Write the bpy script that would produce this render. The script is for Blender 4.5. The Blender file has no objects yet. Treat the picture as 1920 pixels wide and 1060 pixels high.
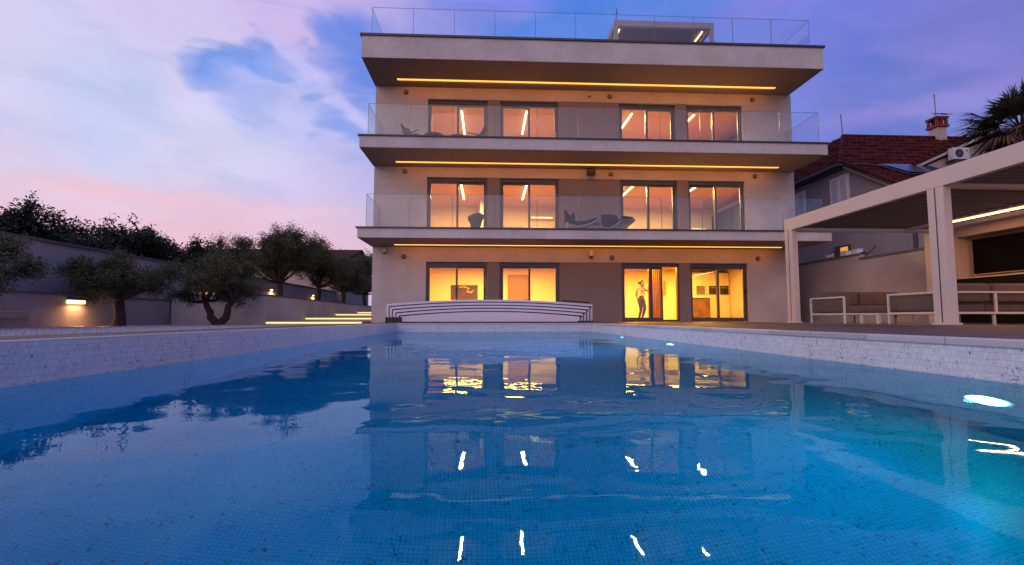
import bpy, bmesh, math, random
import numpy as np
from mathutils import Vector, Matrix
random.seed(7); RNG = np.random.default_rng(7)
R = math.radians; PI = math.pi
C = bpy.context.scene.collection

# ------------------------------------------------------------------ camera
FPX = 932.0; W, H = 1920, 1060
PITCH = math.atan(68/FPX); YAW = R(2.82); HC = 0.105
cam = bpy.data.objects.new('camera', bpy.data.cameras.new('camera')); C.objects.link(cam)
cam.location = (0, 0, HC); cam.rotation_euler = (PI/2+PITCH, 0, -YAW)
cam.data.sensor_width = 36; cam.data.lens = 36*FPX/W
cam.data.clip_start = 0.02; cam.data.clip_end = 3000
bpy.context.scene.camera = cam

def ray(x, y):                      # direction of a picture point, used only to lay out the sky
    a = (x-960)/FPX; v = (530-y)/FPX; c, s = math.cos(PITCH), math.sin(PITCH)
    fy = c-v*s; fz = s+v*c
    return Vector((a*math.cos(YAW)+fy*math.sin(YAW), -a*math.sin(YAW)+fy*math.cos(YAW), fz)).normalized()
def lin(r, g, b):
    f = lambda u: (u/255)/12.92 if u <= 10 else (((u/255)+.055)/1.055)**2.4
    return (f(r), f(g), f(b), 1)

# ------------------------------------------------------------------ render
sc = bpy.context.scene
sc.view_settings.view_transform = 'Standard'; sc.view_settings.look = 'None'
sc.view_settings.exposure = 0; sc.view_settings.gamma = 1
sc.render.engine = 'CYCLES'
cy = sc.cycles
cy.use_denoising = True; cy.max_bounces = 8; cy.diffuse_bounces = 3; cy.glossy_bounces = 4
cy.transmission_bounces = 6; cy.transparent_max_bounces = 24; cy.volume_bounces = 0
cy.sample_clamp_indirect = 4; cy.caustics_reflective = False; cy.caustics_refractive = True; cy.blur_glossy = .5

# ------------------------------------------------------------------ world: dusk sky, bright haze to the left, blue to the right
w = bpy.data.worlds.new('World'); sc.world = w; w.use_nodes = True
nt = w.node_tree; nt.nodes.clear()
def N(t, **k):
    n = nt.nodes.new(t)
    for a, b in k.items(): setattr(n, a, b)
    return n
def L(a, b): nt.links.new(a, b)
def vmath(op, a, b=None):
    n = N('ShaderNodeVectorMath', operation=op)
    for i, q in enumerate((a, b)):
        if q is None: continue
        if hasattr(q, 'links'): L(q, n.inputs[i])
        else: n.inputs[i].default_value = q
    return n
def m2(op, a, b=None):
    n = N('ShaderNodeMath', operation=op)
    for i, q in enumerate((a, b)):
        if q is None: continue
        if hasattr(q, 'links'): L(q, n.inputs[i])
        else: n.inputs[i].default_value = q
    return n.outputs[0]
tc = N('ShaderNodeTexCoord'); D0 = tc.outputs['Generated']
sky = N('ShaderNodeTexSky', sky_type='NISHITA', sun_disc=False)
sky.sun_elevation = R(1.5); sky.sun_rotation = R(215)
skys = N('ShaderNodeMix', data_type='RGBA', blend_type='MULTIPLY'); skys.inputs[0].default_value = 1
L(sky.outputs[0], skys.inputs[6]); skys.inputs[7].default_value = (.04, .04, .04, 1)
def noise(scale, detail, vec, dist=0.):
    n = N('ShaderNodeTexNoise'); n.inputs['Scale'].default_value = scale; n.inputs['Detail'].default_value = detail
    n.inputs['Distortion'].default_value = dist; L(vec, n.inputs['Vector']); return n
stretch = vmath('MULTIPLY', D0, (1, 1, 2.6)).outputs[0]
nA = noise(2.2, 6, stretch, .4); nB = noise(7, 7, stretch, .3)
offA = vmath('SUBTRACT', nA.outputs['Color'], (.5, .5, .5)).outputs[0]
offB = vmath('SUBTRACT', nB.outputs['Color'], (.5, .5, .5)).outputs[0]
sA = vmath('SCALE', offA); sA.inputs['Scale'].default_value = .26
sB = vmath('SCALE', offB); sB.inputs['Scale'].default_value = .10
DW = vmath('NORMALIZE', vmath('ADD', vmath('ADD', D0, sA.outputs[0]).outputs[0], sB.outputs[0]).outputs[0]).outputs[0]
def maprange(v, a, b, mode='SMOOTHSTEP', lo=0., hi=1.):
    n = N('ShaderNodeMapRange', interpolation_type=mode); L(v, n.inputs[0])
    n.inputs[1].default_value = a; n.inputs[2].default_value = b; n.inputs[3].default_value = lo; n.inputs[4].default_value = hi
    return n.outputs[0]
def mixc(fac, a, b):
    n = N('ShaderNodeMix', data_type='RGBA')
    if hasattr(fac, 'links'): L(fac, n.inputs[0])
    else: n.inputs[0].default_value = fac
    for i, q in ((6, a), (7, b)):
        if hasattr(q, 'links'): L(q, n.inputs[i])
        else: n.inputs[i].default_value = q
    return n.outputs[2]
sepw = N('ShaderNodeSeparateXYZ'); L(DW, sepw.inputs[0])
# left-right ramp
lr = maprange(sepw.outputs[0], -.45, .12)
col = mixc(lr, lin(206, 204, 240), lin(98, 124, 222))
# behind the camera: the afterglow side
bk = m2('MULTIPLY', maprange(sepw.outputs[1], .1, -.5), maprange(sepw.outputs[0], .55, -.15, lo=.12))
col = mixc(bk, col, (1.30, 1.0, 1.22, 1))
lf = maprange(sepw.outputs[0], -.62, -.95); col = mixc(lf, col, (1.5, 1.28, 1.42, 1))
ea = maprange(sepw.outputs[0], .60, .78); col = mixc(ea, col, lin(46, 66, 130))
# soft overhead
col = mixc(maprange(sepw.outputs[2], .55, .95), col, lin(84, 104, 184))
def blob(col, px, py, r0, r1, c, s, warped=True):
    d = ray(px, py); dt = vmath('DOT_PRODUCT', DW if warped else D0, tuple(d)).outputs['Value']
    k = maprange(dt, math.cos(R(r1)), math.cos(R(r0)), hi=s)
    return mixc(k, col, c)
for b in [
  (100, 60, 4, 20, lin(205, 198, 238), .8), (230, 110, 3, 14, lin(220, 205, 232), .85), (20, 250, 3, 17, lin(216, 214, 238), .9),
  (210, 205, 1, 8, lin(186, 200, 238), .7), (560, 20, 2, 11, lin(205, 184, 232), .85), (380, 120, 2, 7, lin(208, 196, 236), .8),
  (470, 112, 3, 8, lin(92, 140, 228), .97), (650, 110, 2, 8, lin(98, 134, 226), .8), (560, 230, 2, 9, lin(188, 188, 238), .75),
  (640, 235, 1, 5, lin(120, 150, 226), .6), (300, 290, 3, 14, lin(206, 208, 240), .75),
  (800, 60, 2, 9, lin(120, 130, 224), .5), (1040, 60, 3, 12, lin(48, 122, 222), .9), (1240, 20, 2, 8, lin(60, 126, 222), .6),
  (960, -20, 1, 6, lin(140, 130, 226), .6),
  (1500, 130, 3, 12, lin(116, 124, 218), .75), (1720, 60, 3, 14, lin(116, 114, 208), .85), (1640, 190, 1, 8, lin(78, 104, 194), .85),
  (1860, 130, 3, 9, lin(116, 110, 192), .6), (1560, 60, 1, 6, lin(96, 112, 210), .6)]:
    col = blob(col, *b)
# horizon glow (pink), strongest to the left
sepr = N('ShaderNodeSeparateXYZ'); L(vmath('NORMALIZE', vmath('ADD', D0, sB.outputs[0]).outputs[0]).outputs[0], sepr.inputs[0])
hz = m2('MULTIPLY', maprange(sepr.outputs[2], .34, .10), maprange(sepr.outputs[0], .45, -.35))
col = mixc(m2('MULTIPLY', hz, .72), col, lin(233, 190, 212))
hz2 = m2('MULTIPLY', maprange(sepr.outputs[2], .215, .13), maprange(sepr.outputs[0], .0, -.5))
col = mixc(m2('MULTIPLY', hz2, .42), col, lin(240, 176, 186))
col = mixc(m2('MULTIPLY', maprange(sepr.outputs[2], .11, .03), .5), col, lin(178, 172, 214))
# contrails and thin cloud bands: great-circle streaks between two picture points
def streak(col, p, q, wid, c, s, soft=.5):
    a, b = ray(*p), ray(*q); n = a.cross(b).normalized(); mid = (a+b).normalized(); half = a.angle(b)/2
    d = m2('ABSOLUTE', vmath('DOT_PRODUCT', vmath('NORMALIZE', vmath('ADD', D0, vs.outputs[0]).outputs[0]).outputs[0], tuple(n)).outputs['Value'])
    k = maprange(d, wid, wid*soft*.3, hi=s)
    al = maprange(vmath('DOT_PRODUCT', D0, tuple(mid)).outputs['Value'], math.cos(half*1.15), math.cos(half*.6))
    br = maprange(nB.outputs['Fac'], .30, .62, lo=.35)
    return mixc(m2('MULTIPLY', m2('MULTIPLY', k, al), br), col, c)
vs = vmath('SCALE', offB); vs.inputs['Scale'].default_value = .03
col = streak(col, (470, 30), (700, 260), .030, lin(204, 194, 240), .85)
col = streak(col, (150, 120), (700, 262), .024, lin(212, 206, 244), .7)
col = streak(col, (330, 130), (560, 190), .018, lin(196, 192, 240), .5)
col = streak(col, (0, 330), (520, 405), .022, lin(242, 190, 204), .6)
col = streak(col, (100, 345), (700, 410), .02, lin(236, 190, 206), .45)
sC = vmath('SCALE', offB); sC.inputs['Scale'].default_value = .20
DW = vmath('NORMALIZE', vmath('ADD', D0, sC.outputs[0]).outputs[0]).outputs[0]
for b in ((440, 20, 2, 9, lin(208, 190, 236), .9), (560, 5, 2, 8, lin(206, 184, 232), .9), (690, 0, 1, 6, lin(184, 166, 230), .7), (330, 60, 2, 8, lin(212, 200, 238), .8),
          (120, 60, 4, 14, lin(208, 200, 238), .6), (560, 200, 2, 6, lin(182, 184, 238), .6),
          (395, 128, .2, 3.2, lin(122, 156, 230), .75), (440, 108, .2, 3.4, lin(92, 140, 226), .85), (478, 90, .2, 3.2, lin(84, 134, 224), .85), (515, 112, .2, 3.2, lin(92, 140, 226), .85), (560, 146, .2, 3, lin(112, 148, 228), .75), (470, 160, .2, 3.4, lin(150, 170, 234), .6), (655, 92, .3, 5, lin(84, 128, 226), .85), (680, 150, .3, 3.5, lin(100, 134, 226), .7), (645, 244, .3, 3.4, lin(104, 142, 228), .7),
          (210, 200, 1, 6, lin(184, 200, 238), .5), (820, 30, 1, 5, lin(128, 132, 224), .5)): col = blob(col, *b)
col = streak(col, (485, 40), (700, 250), .016, lin(190, 186, 240), .8)
col = streak(col, (1480, 250), (1990, 140), .030, lin(142, 124, 206), .75)
col = streak(col, (1180, 90), (1640, -60), .035, lin(130, 118, 212), .6)
col = streak(col, (1500, 210), (1900, 60), .04, lin(122, 118, 206), .5)
# brushed cirrus fibres that fan out from the right
fa, fb = ray(250, 140), ray(720, 268); fn = fa.cross(fb).normalized(); fm = (fa+fb).normalized(); ft = fn.cross(fm)
cc = N('ShaderNodeCombineXYZ')
for i, (vv, k) in enumerate(((fn, 11.), (fm, 2.2), (ft, 1.8))):
    L(m2('MULTIPLY', vmath('DOT_PRODUCT', vmath('ADD', D0, sB.outputs[0]).outputs[0], tuple(vv)).outputs['Value'], k), cc.inputs[i])
nF = noise(1.6, 8, cc.outputs[0], .5)
up = maprange(sepr.outputs[2], .12, .3)
col = mixc(m2('MULTIPLY', maprange(nF.outputs['Fac'], .48, .74, hi=.30), up), col, mixc(lr, lin(212, 202, 240), lin(150, 136, 216)))
col = mixc(m2('MULTIPLY', m2('MULTIPLY', maprange(nF.outputs['Fac'], .50, .28, hi=.30), up), 1.), col, lin(128, 150, 222))
fine = maprange(nB.outputs['Fac'], .35, .72, lo=-.035, hi=.05)
hs = N('ShaderNodeHueSaturation'); L(col, hs.inputs['Color']); L(m2('ADD', fine, 1.0), hs.inputs['Value']); hs.inputs['Saturation'].default_value = 1.0
col = hs.outputs[0]
add = N('ShaderNodeMix', data_type='RGBA', blend_type='ADD'); add.inputs[0].default_value = 1
L(col, add.inputs[6]); L(skys.outputs[2], add.inputs[7])
bg = N('ShaderNodeBackground'); L(add.outputs[2], bg.inputs['Color']); bg.inputs['Strength'].default_value = 1.0
wo = N('ShaderNodeOutputWorld'); L(bg.outputs[0], wo.inputs[0])
# the last, very soft light of the afterglow behind the photographer
sl = bpy.data.lights.new('afterglow_sun', 'SUN'); sl.energy = .22; sl.angle = R(40); sl.color = (1, .72, .66)
so = bpy.data.objects.new('afterglow_sun', sl); C.objects.link(so)
so.rotation_euler = Vector((-.55, -.8, .22)).to_track_quat('Z', 'Y').to_euler()

# ------------------------------------------------------------------ helpers
def tag(o, label=None, cat=None, group=None, kind=None):
    if label: o['label'] = label
    if cat: o['category'] = cat
    if group: o['group'] = group
    if kind: o['kind'] = kind
    return o
def thing(name, label, cat, loc=(0, 0, 0), rz=0, group=None):
    o = bpy.data.objects.new(name, None); C.objects.link(o); o.location = loc; o.rotation_euler = (0, 0, rz)
    o.empty_display_size = .2
    return tag(o, label, cat, group)
class MB:
    def __init__(s): s.v = []; s.f = []
    def box(s, x0, y0, z0, x1, y1, z1):
        n = len(s.v)
        s.v += [(x, y, z) for z in (z0, z1) for y in (y0, y1) for x in (x0, x1)]
        s.f += [(n, n+2, n+3, n+1), (n+4, n+5, n+7, n+6), (n, n+1, n+5, n+4), (n+2, n+6, n+7, n+3), (n, n+4, n+6, n+2), (n+1, n+3, n+7, n+5)]
        return s
    def quad(s, *p):
        n = len(s.v); s.v += [tuple(q) for q in p]; s.f.append(tuple(range(n, n+len(p)))); return s
    def prism(s, prof, axis, a, b):          # profile of 2-tuples, extruded along an axis from a to b
        n = len(s.v); k = len(prof)
        for t in (a, b):
            for (u, v) in prof:
                s.v.append({'x': (t, u, v), 'y': (u, t, v), 'z': (u, v, t)}[axis])
        s.f.append(tuple(range(n, n+k))[::-1]); s.f.append(tuple(range(n+k, n+2*k)))
        for i in range(k):
            j = (i+1) % k; s.f.append((n+i, n+j, n+k+j, n+k+i))
        return s
    def tube(s, pts, rad, seg=8, cap=True):
        pts = [Vector(p) for p in pts]
        if not hasattr(rad, '__len__'): rad = [rad]*len(pts)
        n = len(s.v); up = Vector((0, 0, 1)); pu = None
        for i, p in enumerate(pts):
            d = (pts[min(i+1, len(pts)-1)]-pts[max(i-1, 0)]).normalized()
            u = d.cross(up) if pu is None else pu-d*pu.dot(d)
            if u.length < .05: u = d.cross(Vector((1, 0, 0)))
            u.normalize(); pu = u; v = d.cross(u)
            for k in range(seg):
                a = 2*PI*k/seg; s.v.append(tuple(p+(u*math.cos(a)+v*math.sin(a))*rad[i]))
        for i in range(len(pts)-1):
            for k in range(seg):
                a = n+i*seg+k; b = n+i*seg+(k+1) % seg; s.f.append((a, b, b+seg, a+seg))
        if cap:
            s.f.append(tuple(range(n, n+seg))[::-1]); m = n+(len(pts)-1)*seg; s.f.append(tuple(range(m, m+seg)))
        return s
    def bar(s, p, q, w, h=None):              # rectangular bar between two points
        p, q = Vector(p), Vector(q); h = h or w; d = (q-p).normalized(); up = Vector((0, 0, 1))
        u = d.cross(up)
        if u.length < .05: u = d.cross(Vector((0, 1, 0)))
        u.normalize(); v = u.cross(d); n = len(s.v)
        for c in (p, q):
            for a, b in ((-1, -1), (1, -1), (1, 1), (-1, 1)): s.v.append(tuple(c+u*a*w/2+v*b*h/2))
        s.f += [(n, n+3, n+2, n+1), (n+4, n+5, n+6, n+7)]+[(n+i, n+(i+1) % 4, n+4+(i+1) % 4, n+4+i) for i in range(4)]
        return s
    def disc(s, c, axis, r, h, seg=20):
        c = Vector(c); a = Vector(axis).normalized(); return s.tube([c, c+a*h], r, seg)
    def build(s, name, mat, parent=None, bevel=0, smooth=False, loc=None):
        me = bpy.data.meshes.new(name); me.from_pydata(s.v, [], s.f); me.update()
        if mat: me.materials.append(mat)
        o = bpy.data.objects.new(name, me); C.objects.link(o)
        if parent: o.parent = parent
        if loc: o.location = loc
        if smooth:
            for p in me.polygons: p.use_smooth = True
        if bevel:
            b = o.modifiers.new('bevel', 'BEVEL'); b.width = bevel; b.segments = 2; b.limit_method = 'ANGLE'; b.angle_limit = R(40)
        return o
def copy_tree(o, parent=None, **k):
    c = o.copy(); C.objects.link(c); c.parent = parent
    for ch in list(o.children): copy_tree(ch, c)
    return c
def place(o, loc, rz=None, label=None, sc_=None):
    o.location = loc
    if rz is not None: o.rotation_euler = (0, 0, rz)
    if label: o['label'] = label
    if sc_: o.scale = (sc_,)*3 if not hasattr(sc_, '__len__') else sc_
    return o
def struct(o, kind='structure'): o['kind'] = kind; return o

# ------------------------------------------------------------------ materials
def mat(name): 
    m = bpy.data.materials.new(name); m.use_nodes = True; t = m.node_tree; t.nodes.clear(); return m, t
def nd(t, ty, **k):
    n = t.nodes.new(ty)
    for a, b in k.items():
        if a[0] == '_': n.inputs[a[1:].replace('_', ' ')].default_value = b
        else: setattr(n, a, b)
    return n
def pbr(name, c, rough=.6, metal=0., var=.12, vscale=3., bump=.0, bscale=60., spec=.5, stain=0., coat=0., trans=0.):
    m, t = mat(name); b = nd(t, 'ShaderNodeBsdfPrincipled'); o = nd(t, 'ShaderNodeOutputMaterial'); t.links.new(b.outputs[0], o.inputs[0])
    b.inputs['Roughness'].default_value = rough; b.inputs['Metallic'].default_value = metal
    b.inputs['Specular IOR Level'].default_value = spec; b.inputs['Coat Weight'].default_value = coat
    tcn = nd(t, 'ShaderNodeTexCoord'); V = tcn.outputs['Object']
    n1 = nd(t, 'ShaderNodeTexNoise', _Scale=vscale, _Detail=6.); t.links.new(V, n1.inputs['Vector'])
    n2 = nd(t, 'ShaderNodeTexNoise', _Scale=vscale*9, _Detail=4.); t.links.new(V, n2.inputs['Vector'])
    mm = nd(t, 'ShaderNodeMath', operation='MULTIPLY_ADD'); t.links.new(n1.outputs['Fac'], mm.inputs[0]); mm.inputs[1].default_value = .65
    m3 = nd(t, 'ShaderNodeMath', operation='MULTIPLY'); t.links.new(n2.outputs['Fac'], m3.inputs[0]); m3.inputs[1].default_value = .35
    t.links.new(m3.outputs[0], mm.inputs[2])
    r = nd(t, 'ShaderNodeMapRange', interpolation_type='SMOOTHSTEP'); t.links.new(mm.outputs[0], r.inputs[0])
    r.inputs[1].default_value = .3; r.inputs[2].default_value = .7; r.inputs[3].default_value = 1-var; r.inputs[4].default_value = 1+var*.6
    mx = nd(t, 'ShaderNodeVectorMath', operation='SCALE'); mx.inputs[0].default_value = c[:3]; t.links.new(r.outputs[0], mx.inputs['Scale'])
    t.links.new(mx.outputs[0], b.inputs['Base Color'])
    if bump:
        n4 = nd(t, 'ShaderNodeTexNoise', _Scale=bscale, _Detail=4.); t.links.new(V, n4.inputs['Vector'])
        bp = nd(t, 'ShaderNodeBump', _Strength=bump, _Distance=.02); t.links.new(n4.outputs['Fac'], bp.inputs['Height']); t.links.new(bp.outputs[0], b.inputs['Normal'])
    rr = nd(t, 'ShaderNodeMapRange'); t.links.new(n2.outputs['Fac'], rr.inputs[0]); rr.inputs[3].default_value = rough*.85; rr.inputs[4].default_value = min(1, rough*1.15)
    t.links.new(rr.outputs[0], b.inputs['Roughness'])
    if trans:
        b.inputs['Transmission Weight'].default_value = trans
    return m
def emis(name, c, s):
    m, t = mat(name); e = nd(t, 'ShaderNodeEmission'); e.inputs[0].default_value = c; e.inputs[1].default_value = s
    o = nd(t, 'ShaderNodeOutputMaterial'); t.links.new(e.outputs[0], o.inputs[0]); return m
def thin_glass(name, tint, refl=1.0):
    m, t = mat(name); tr = nd(t, 'ShaderNodeBsdfTransparent'); tr.inputs[0].default_value = tint
    g = nd(t, 'ShaderNodeBsdfGlossy', _Roughness=.0); g.inputs[0].default_value = (1, 1, 1, 1)
    f = nd(t, 'ShaderNodeLayerWeight', _Blend=.5); pw = nd(t, 'ShaderNodeMath', operation='POWER'); t.links.new(f.outputs['Facing'], pw.inputs[0]); pw.inputs[1].default_value = 5
    mu = nd(t, 'ShaderNodeMath', operation='MULTIPLY_ADD', use_clamp=True); t.links.new(pw.outputs[0], mu.inputs[0]); mu.inputs[1].default_value = .92; mu.inputs[2].default_value = .04*refl
    mx = nd(t, 'ShaderNodeMixShader'); t.links.new(mu.outputs[0], mx.inputs[0]); t.links.new(tr.outputs[0], mx.inputs[1]); t.links.new(g.outputs[0], mx.inputs[2])
    o = nd(t, 'ShaderNodeOutputMaterial'); t.links.new(mx.outputs[0], o.inputs[0]); return m
def mosaic(name, plane, c1, c2, mortar, size=.05, gap=.035, stag=.5, rough=.3, vein=.5):
    m, t = mat(name); b = nd(t, 'ShaderNodeBsdfPrincipled', _Roughness=rough); o = nd(t, 'ShaderNodeOutputMaterial'); t.links.new(b.outputs[0], o.inputs[0])
    g = nd(t, 'ShaderNodeNewGeometry'); s = nd(t, 'ShaderNodeSeparateXYZ'); t.links.new(g.outputs['Position'], s.inputs[0])
    cb = nd(t, 'ShaderNodeCombineXYZ'); ix = {'X': 0, 'Y': 1, 'Z': 2}
    t.links.new(s.outputs[ix[plane[0]]], cb.inputs[0]); t.links.new(s.outputs[ix[plane[1]]], cb.inputs[1])
    br = nd(t, 'ShaderNodeTexBrick', offset=stag, squash=1.); t.links.new(cb.outputs[0], br.inputs['Vector'])
    br.inputs['Scale'].default_value = 1; br.inputs['Brick Width'].default_value = size; br.inputs['Row Height'].default_value = size
    br.inputs['Mortar Size'].default_value = size*gap; br.inputs['Mortar Smooth'].default_value = .1; br.inputs['Bias'].default_value = -.1
    br.inputs['Color1'].default_value = c1; br.inputs['Color2'].default_value = c2; br.inputs['Mortar'].default_value = mortar
    # marble veins: short dark marks that differ from tile to tile
    n = nd(t, 'ShaderNodeTexNoise', _Scale=9., _Detail=5., _Distortion=2.2); t.links.new(cb.outputs[0], n.inputs['Vector'])
    r = nd(t, 'ShaderNodeMapRange', interpolation_type='SMOOTHSTEP'); t.links.new(n.outputs['Fac'], r.inputs[0]); r.inputs[1].default_value = .50; r.inputs[2].default_value = .60
    r.inputs[4].default_value = vein
    n2 = nd(t, 'ShaderNodeTexNoise', _Scale=26., _Detail=3., _Distortion=3.); t.links.new(cb.outputs[0], n2.inputs['Vector'])
    r2 = nd(t, 'ShaderNodeMapRange'); t.links.new(n2.outputs['Fac'], r2.inputs[0]); r2.inputs[1].default_value = .56; r2.inputs[2].default_value = .64
    mu = nd(t, 'ShaderNodeMath', operation='MULTIPLY'); t.links.new(r.outputs[0], mu.inputs[0]); t.links.new(r2.outputs[0], mu.inputs[1])
    mx = nd(t, 'ShaderNodeMix', data_type='RGBA'); t.links.new(mu.outputs[0], mx.inputs[0]); t.links.new(br.outputs['Color'], mx.inputs[6]); mx.inputs[7].default_value = (.05, .06, .08, 1)
    n3 = nd(t, 'ShaderNodeTexNoise', _Scale=1.3, _Detail=3.); t.links.new(cb.outputs[0], n3.inputs['Vector'])
    r3 = nd(t, 'ShaderNodeMapRange'); t.links.new(n3.outputs['Fac'], r3.inputs[0]); r3.inputs[3].default_value = .86; r3.inputs[4].default_value = 1.1
    vm = nd(t, 'ShaderNodeVectorMath', operation='SCALE'); t.links.new(mx.outputs[2], vm.inputs[0]); t.links.new(r3.outputs[0], vm.inputs['Scale'])
    t.links.new(vm.outputs[0], b.inputs['Base Color'])
    bp = nd(t, 'ShaderNodeBump', _Strength=.25, _Distance=.002); t.links.new(br.outputs['Fac'], bp.inputs['Height']); bp.invert = True; t.links.new(bp.outputs[0], b.inputs['Normal'])
    return m
def planks(name, c, along='Y', width=.14, rough=.45, tile=None, seam=.25):
    m, t = mat(name); b = nd(t, 'ShaderNodeBsdfPrincipled', _Roughness=rough); o = nd(t, 'ShaderNodeOutputMaterial'); t.links.new(b.outputs[0], o.inputs[0])
    g = nd(t, 'ShaderNodeNewGeometry'); s = nd(t, 'ShaderNodeSeparateXYZ'); t.links.new(g.outputs['Position'], s.inputs[0]); cb = nd(t, 'ShaderNodeCombineXYZ')
    a, bb = (1, 0) if along == 'Y' else (0, 1)
    t.links.new(s.outputs[a], cb.inputs[0]); t.links.new(s.outputs[bb], cb.inputs[1])
    br = nd(t, 'ShaderNodeTexBrick', offset=.4); t.links.new(cb.outputs[0], br.inputs['Vector']); br.inputs['Scale'].default_value = 1
    br.inputs['Brick Width'].default_value = tile or 2.4; br.inputs['Row Height'].default_value = tile or width; br.inputs['Mortar Size'].default_value = .004
    br.inputs['Color1'].default_value = c; br.inputs['Color2'].default_value = tuple(q*.7 for q in c[:3])+(1,); br.inputs['Mortar'].default_value = tuple(q*seam for q in c[:3])+(1,)
    t.links.new(br.outputs['Color'], b.inputs['Base Color'])
    n = nd(t, 'ShaderNodeTexNoise', _Scale=5., _Detail=5.); t.links.new(g.outputs['Position'], n.inputs['Vector'])
    r = nd(t, 'ShaderNodeMapRange'); t.links.new(n.outputs['Fac'], r.inputs[0]); r.inputs[3].default_value = rough*.6; r.inputs[4].default_value = rough*1.3
    t.links.new(r.outputs[0], b.inputs['Roughness'])
    bp = nd(t, 'ShaderNodeBump', _Strength=.4, _Distance=.004); t.links.new(br.outputs['Fac'], bp.inputs['Height']); bp.invert = True; t.links.new(bp.outputs[0], b.inputs['Normal'])
    return m
M = {}
M['plaster'] = pbr('plaster', (.56, .51, .47), .85, var=.16, vscale=.9, bump=.25, bscale=140)
M['taupe'] = pbr('taupe_plaster', (.26, .20, .18), .85, var=.08, vscale=1.2, bump=.25, bscale=140)
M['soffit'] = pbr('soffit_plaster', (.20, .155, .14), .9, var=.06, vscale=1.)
M['cap'] = pbr('dark_metal_cap', (.07, .065, .07), .45, metal=.6, var=.1)
M['frame'] = pbr('anthracite_frame', (.085, .085, .095), .4, metal=.2, var=.06, vscale=2)
M['gasket'] = pbr('black_gasket', (.012, .012, .014), .6, var=.05)
M['white'] = pbr('white_paint', (.62, .60, .60), .4, var=.04, vscale=2)
M['pergola'] = pbr('pergola_white', (.60, .54, .52), .45, var=.05, vscale=2)
M['louvre'] = pbr('louvre_grey', (.13, .12, .12), .5, var=.08)
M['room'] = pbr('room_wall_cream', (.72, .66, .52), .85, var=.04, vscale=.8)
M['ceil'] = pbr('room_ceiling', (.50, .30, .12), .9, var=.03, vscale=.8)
M['oak'] = planks('oak_floor', (.30, .17, .08, 1), 'Y', .16, .4)
M['door'] = pbr('wood_door', (.26, .12, .035), .5, var=.2, vscale=2)
M['deck'] = planks('dark_decking', (.065, .034, .025, 1), 'Y', .14, .62)
M['tiles'] = planks('patio_tiles', (.30, .27, .25, 1), 'Y', .6, .18, tile=.6, seam=.6)
M['coping'] = pbr('pale_coping', (.62, .60, .62), .5, var=.08, vscale=4, bump=.15, bscale=120)
M['concrete'] = pbr('garden_wall', (.40, .37, .38), .9, var=.12, vscale=.9, bump=.3, bscale=90)
M['wallcap'] = pbr('wall_cap', (.13, .11, .115), .8, var=.15, vscale=3)
M['earth'] = pbr('ground_soil', (.12, .10, .08), .95, var=.3, vscale=1.2, bump=.5, bscale=12)
M['steps'] = pbr('step_stone', (.36, .33, .32), .75, var=.1, vscale=2, bump=.2, bscale=70)
M['cushion'] = pbr('brown_cushion', (.13, .095, .085), .95, var=.15, vscale=6, bump=.35, bscale=160)
M['dkfab'] = pbr('charcoal_fabric', (.018, .020, .026), .9, var=.2, vscale=8, bump=.3, bscale=150)
M['greyfab'] = pbr('grey_fabric', (.10, .095, .10), .9, var=.15, vscale=8, bump=.3, bscale=150)
M['wickr'] = pbr('pale_shell', (.30, .27, .24), .6, var=.2, vscale=10)
M['black'] = pbr('black_plastic', (.012, .012, .014), .35, var=.1)
M['matt'] = pbr('matt_black', (.006, .006, .007), .9, var=.1, spec=.1)
M['chrome'] = pbr('steel', (.45, .45, .47), .25, metal=1., var=.05)
M['marble'] = pbr('brown_marble', (.20, .12, .085), .3, var=.5, vscale=3)
M['skin'] = pbr('skin', (.08, .036, .02), .6, var=.05)
M['hair'] = pbr('dark_hair', (.012, .009, .008), .6, var=.2)
M['trouser'] = pbr('dark_trousers', (.030, .022, .026), .9, var=.2, vscale=10)
M['ptop'] = pbr('cream_top', (.30, .24, .19), .9, var=.05)
M['curtain'] = pbr('ochre_curtain', (.55, .32, .10), .9, var=.1, vscale=2)
M['navy'] = pbr('navy_panel', (.016, .030, .075), .5, var=.1)
M['nbwall'] = pbr('neighbour_render', (.34, .30, .32), .9, var=.12, vscale=.7, bump=.25, bscale=80)
M['shutter'] = pbr('white_shutter', (.72, .70, .76), .6, var=.06)
M['cream'] = pbr('cream_render', (.45, .37, .33), .9, var=.1, vscale=1)
M['brick'] = pbr('red_brick', (.20, .045, .03), .9, var=.35, vscale=7, bump=.4, bscale=40)
M['tile'] = pbr('red_roof_tile', (.085, .015, .010), .9, var=.6, vscale=2.2, bump=.3, bscale=30, spec=.15)
M['bark'] = pbr('olive_bark', (.055, .042, .032), .95, var=.5, vscale=7, bump=1., bscale=26)
M['leadmetal'] = pbr('pale_ridge_metal', (.42, .42, .46), .5, metal=.3)
M['stripe'] = pbr('enclosure_white', (.74, .69, .76), .4, var=.03)
M['canvas'] = pbr('painting_canvas', (.05, .025, .012), .7, var=.9, vscale=2.2)
M['canvas2'] = pbr('yellow_print', (.55, .30, .06), .7, var=.4, vscale=4)
M['pfoil'] = pbr('pebble_bed', (.45, .42, .43), .8, var=.35, vscale=30, bump=1., bscale=40)
LED = emis('led_amber', (1, .52, .09, 1), 1.6)
LEDW = emis('led_warm', (1, .60, .22, 1), 5.)
LEDS = emis('step_led', (1, .55, .22, 1), 1.9)
LAMP = emis('ceiling_tube', (1, .66, .30, 1), 9.)
M['glass'] = thin_glass('window_glass', (.94, .94, .93, 1), 1.5)
M['rail'] = thin_glass('balustrade_glass', (.86, .92, .95, 1), 1.5)
M['railedge'] = pbr('glass_edge', (.10, .22, .25), .25, var=.05)
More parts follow.
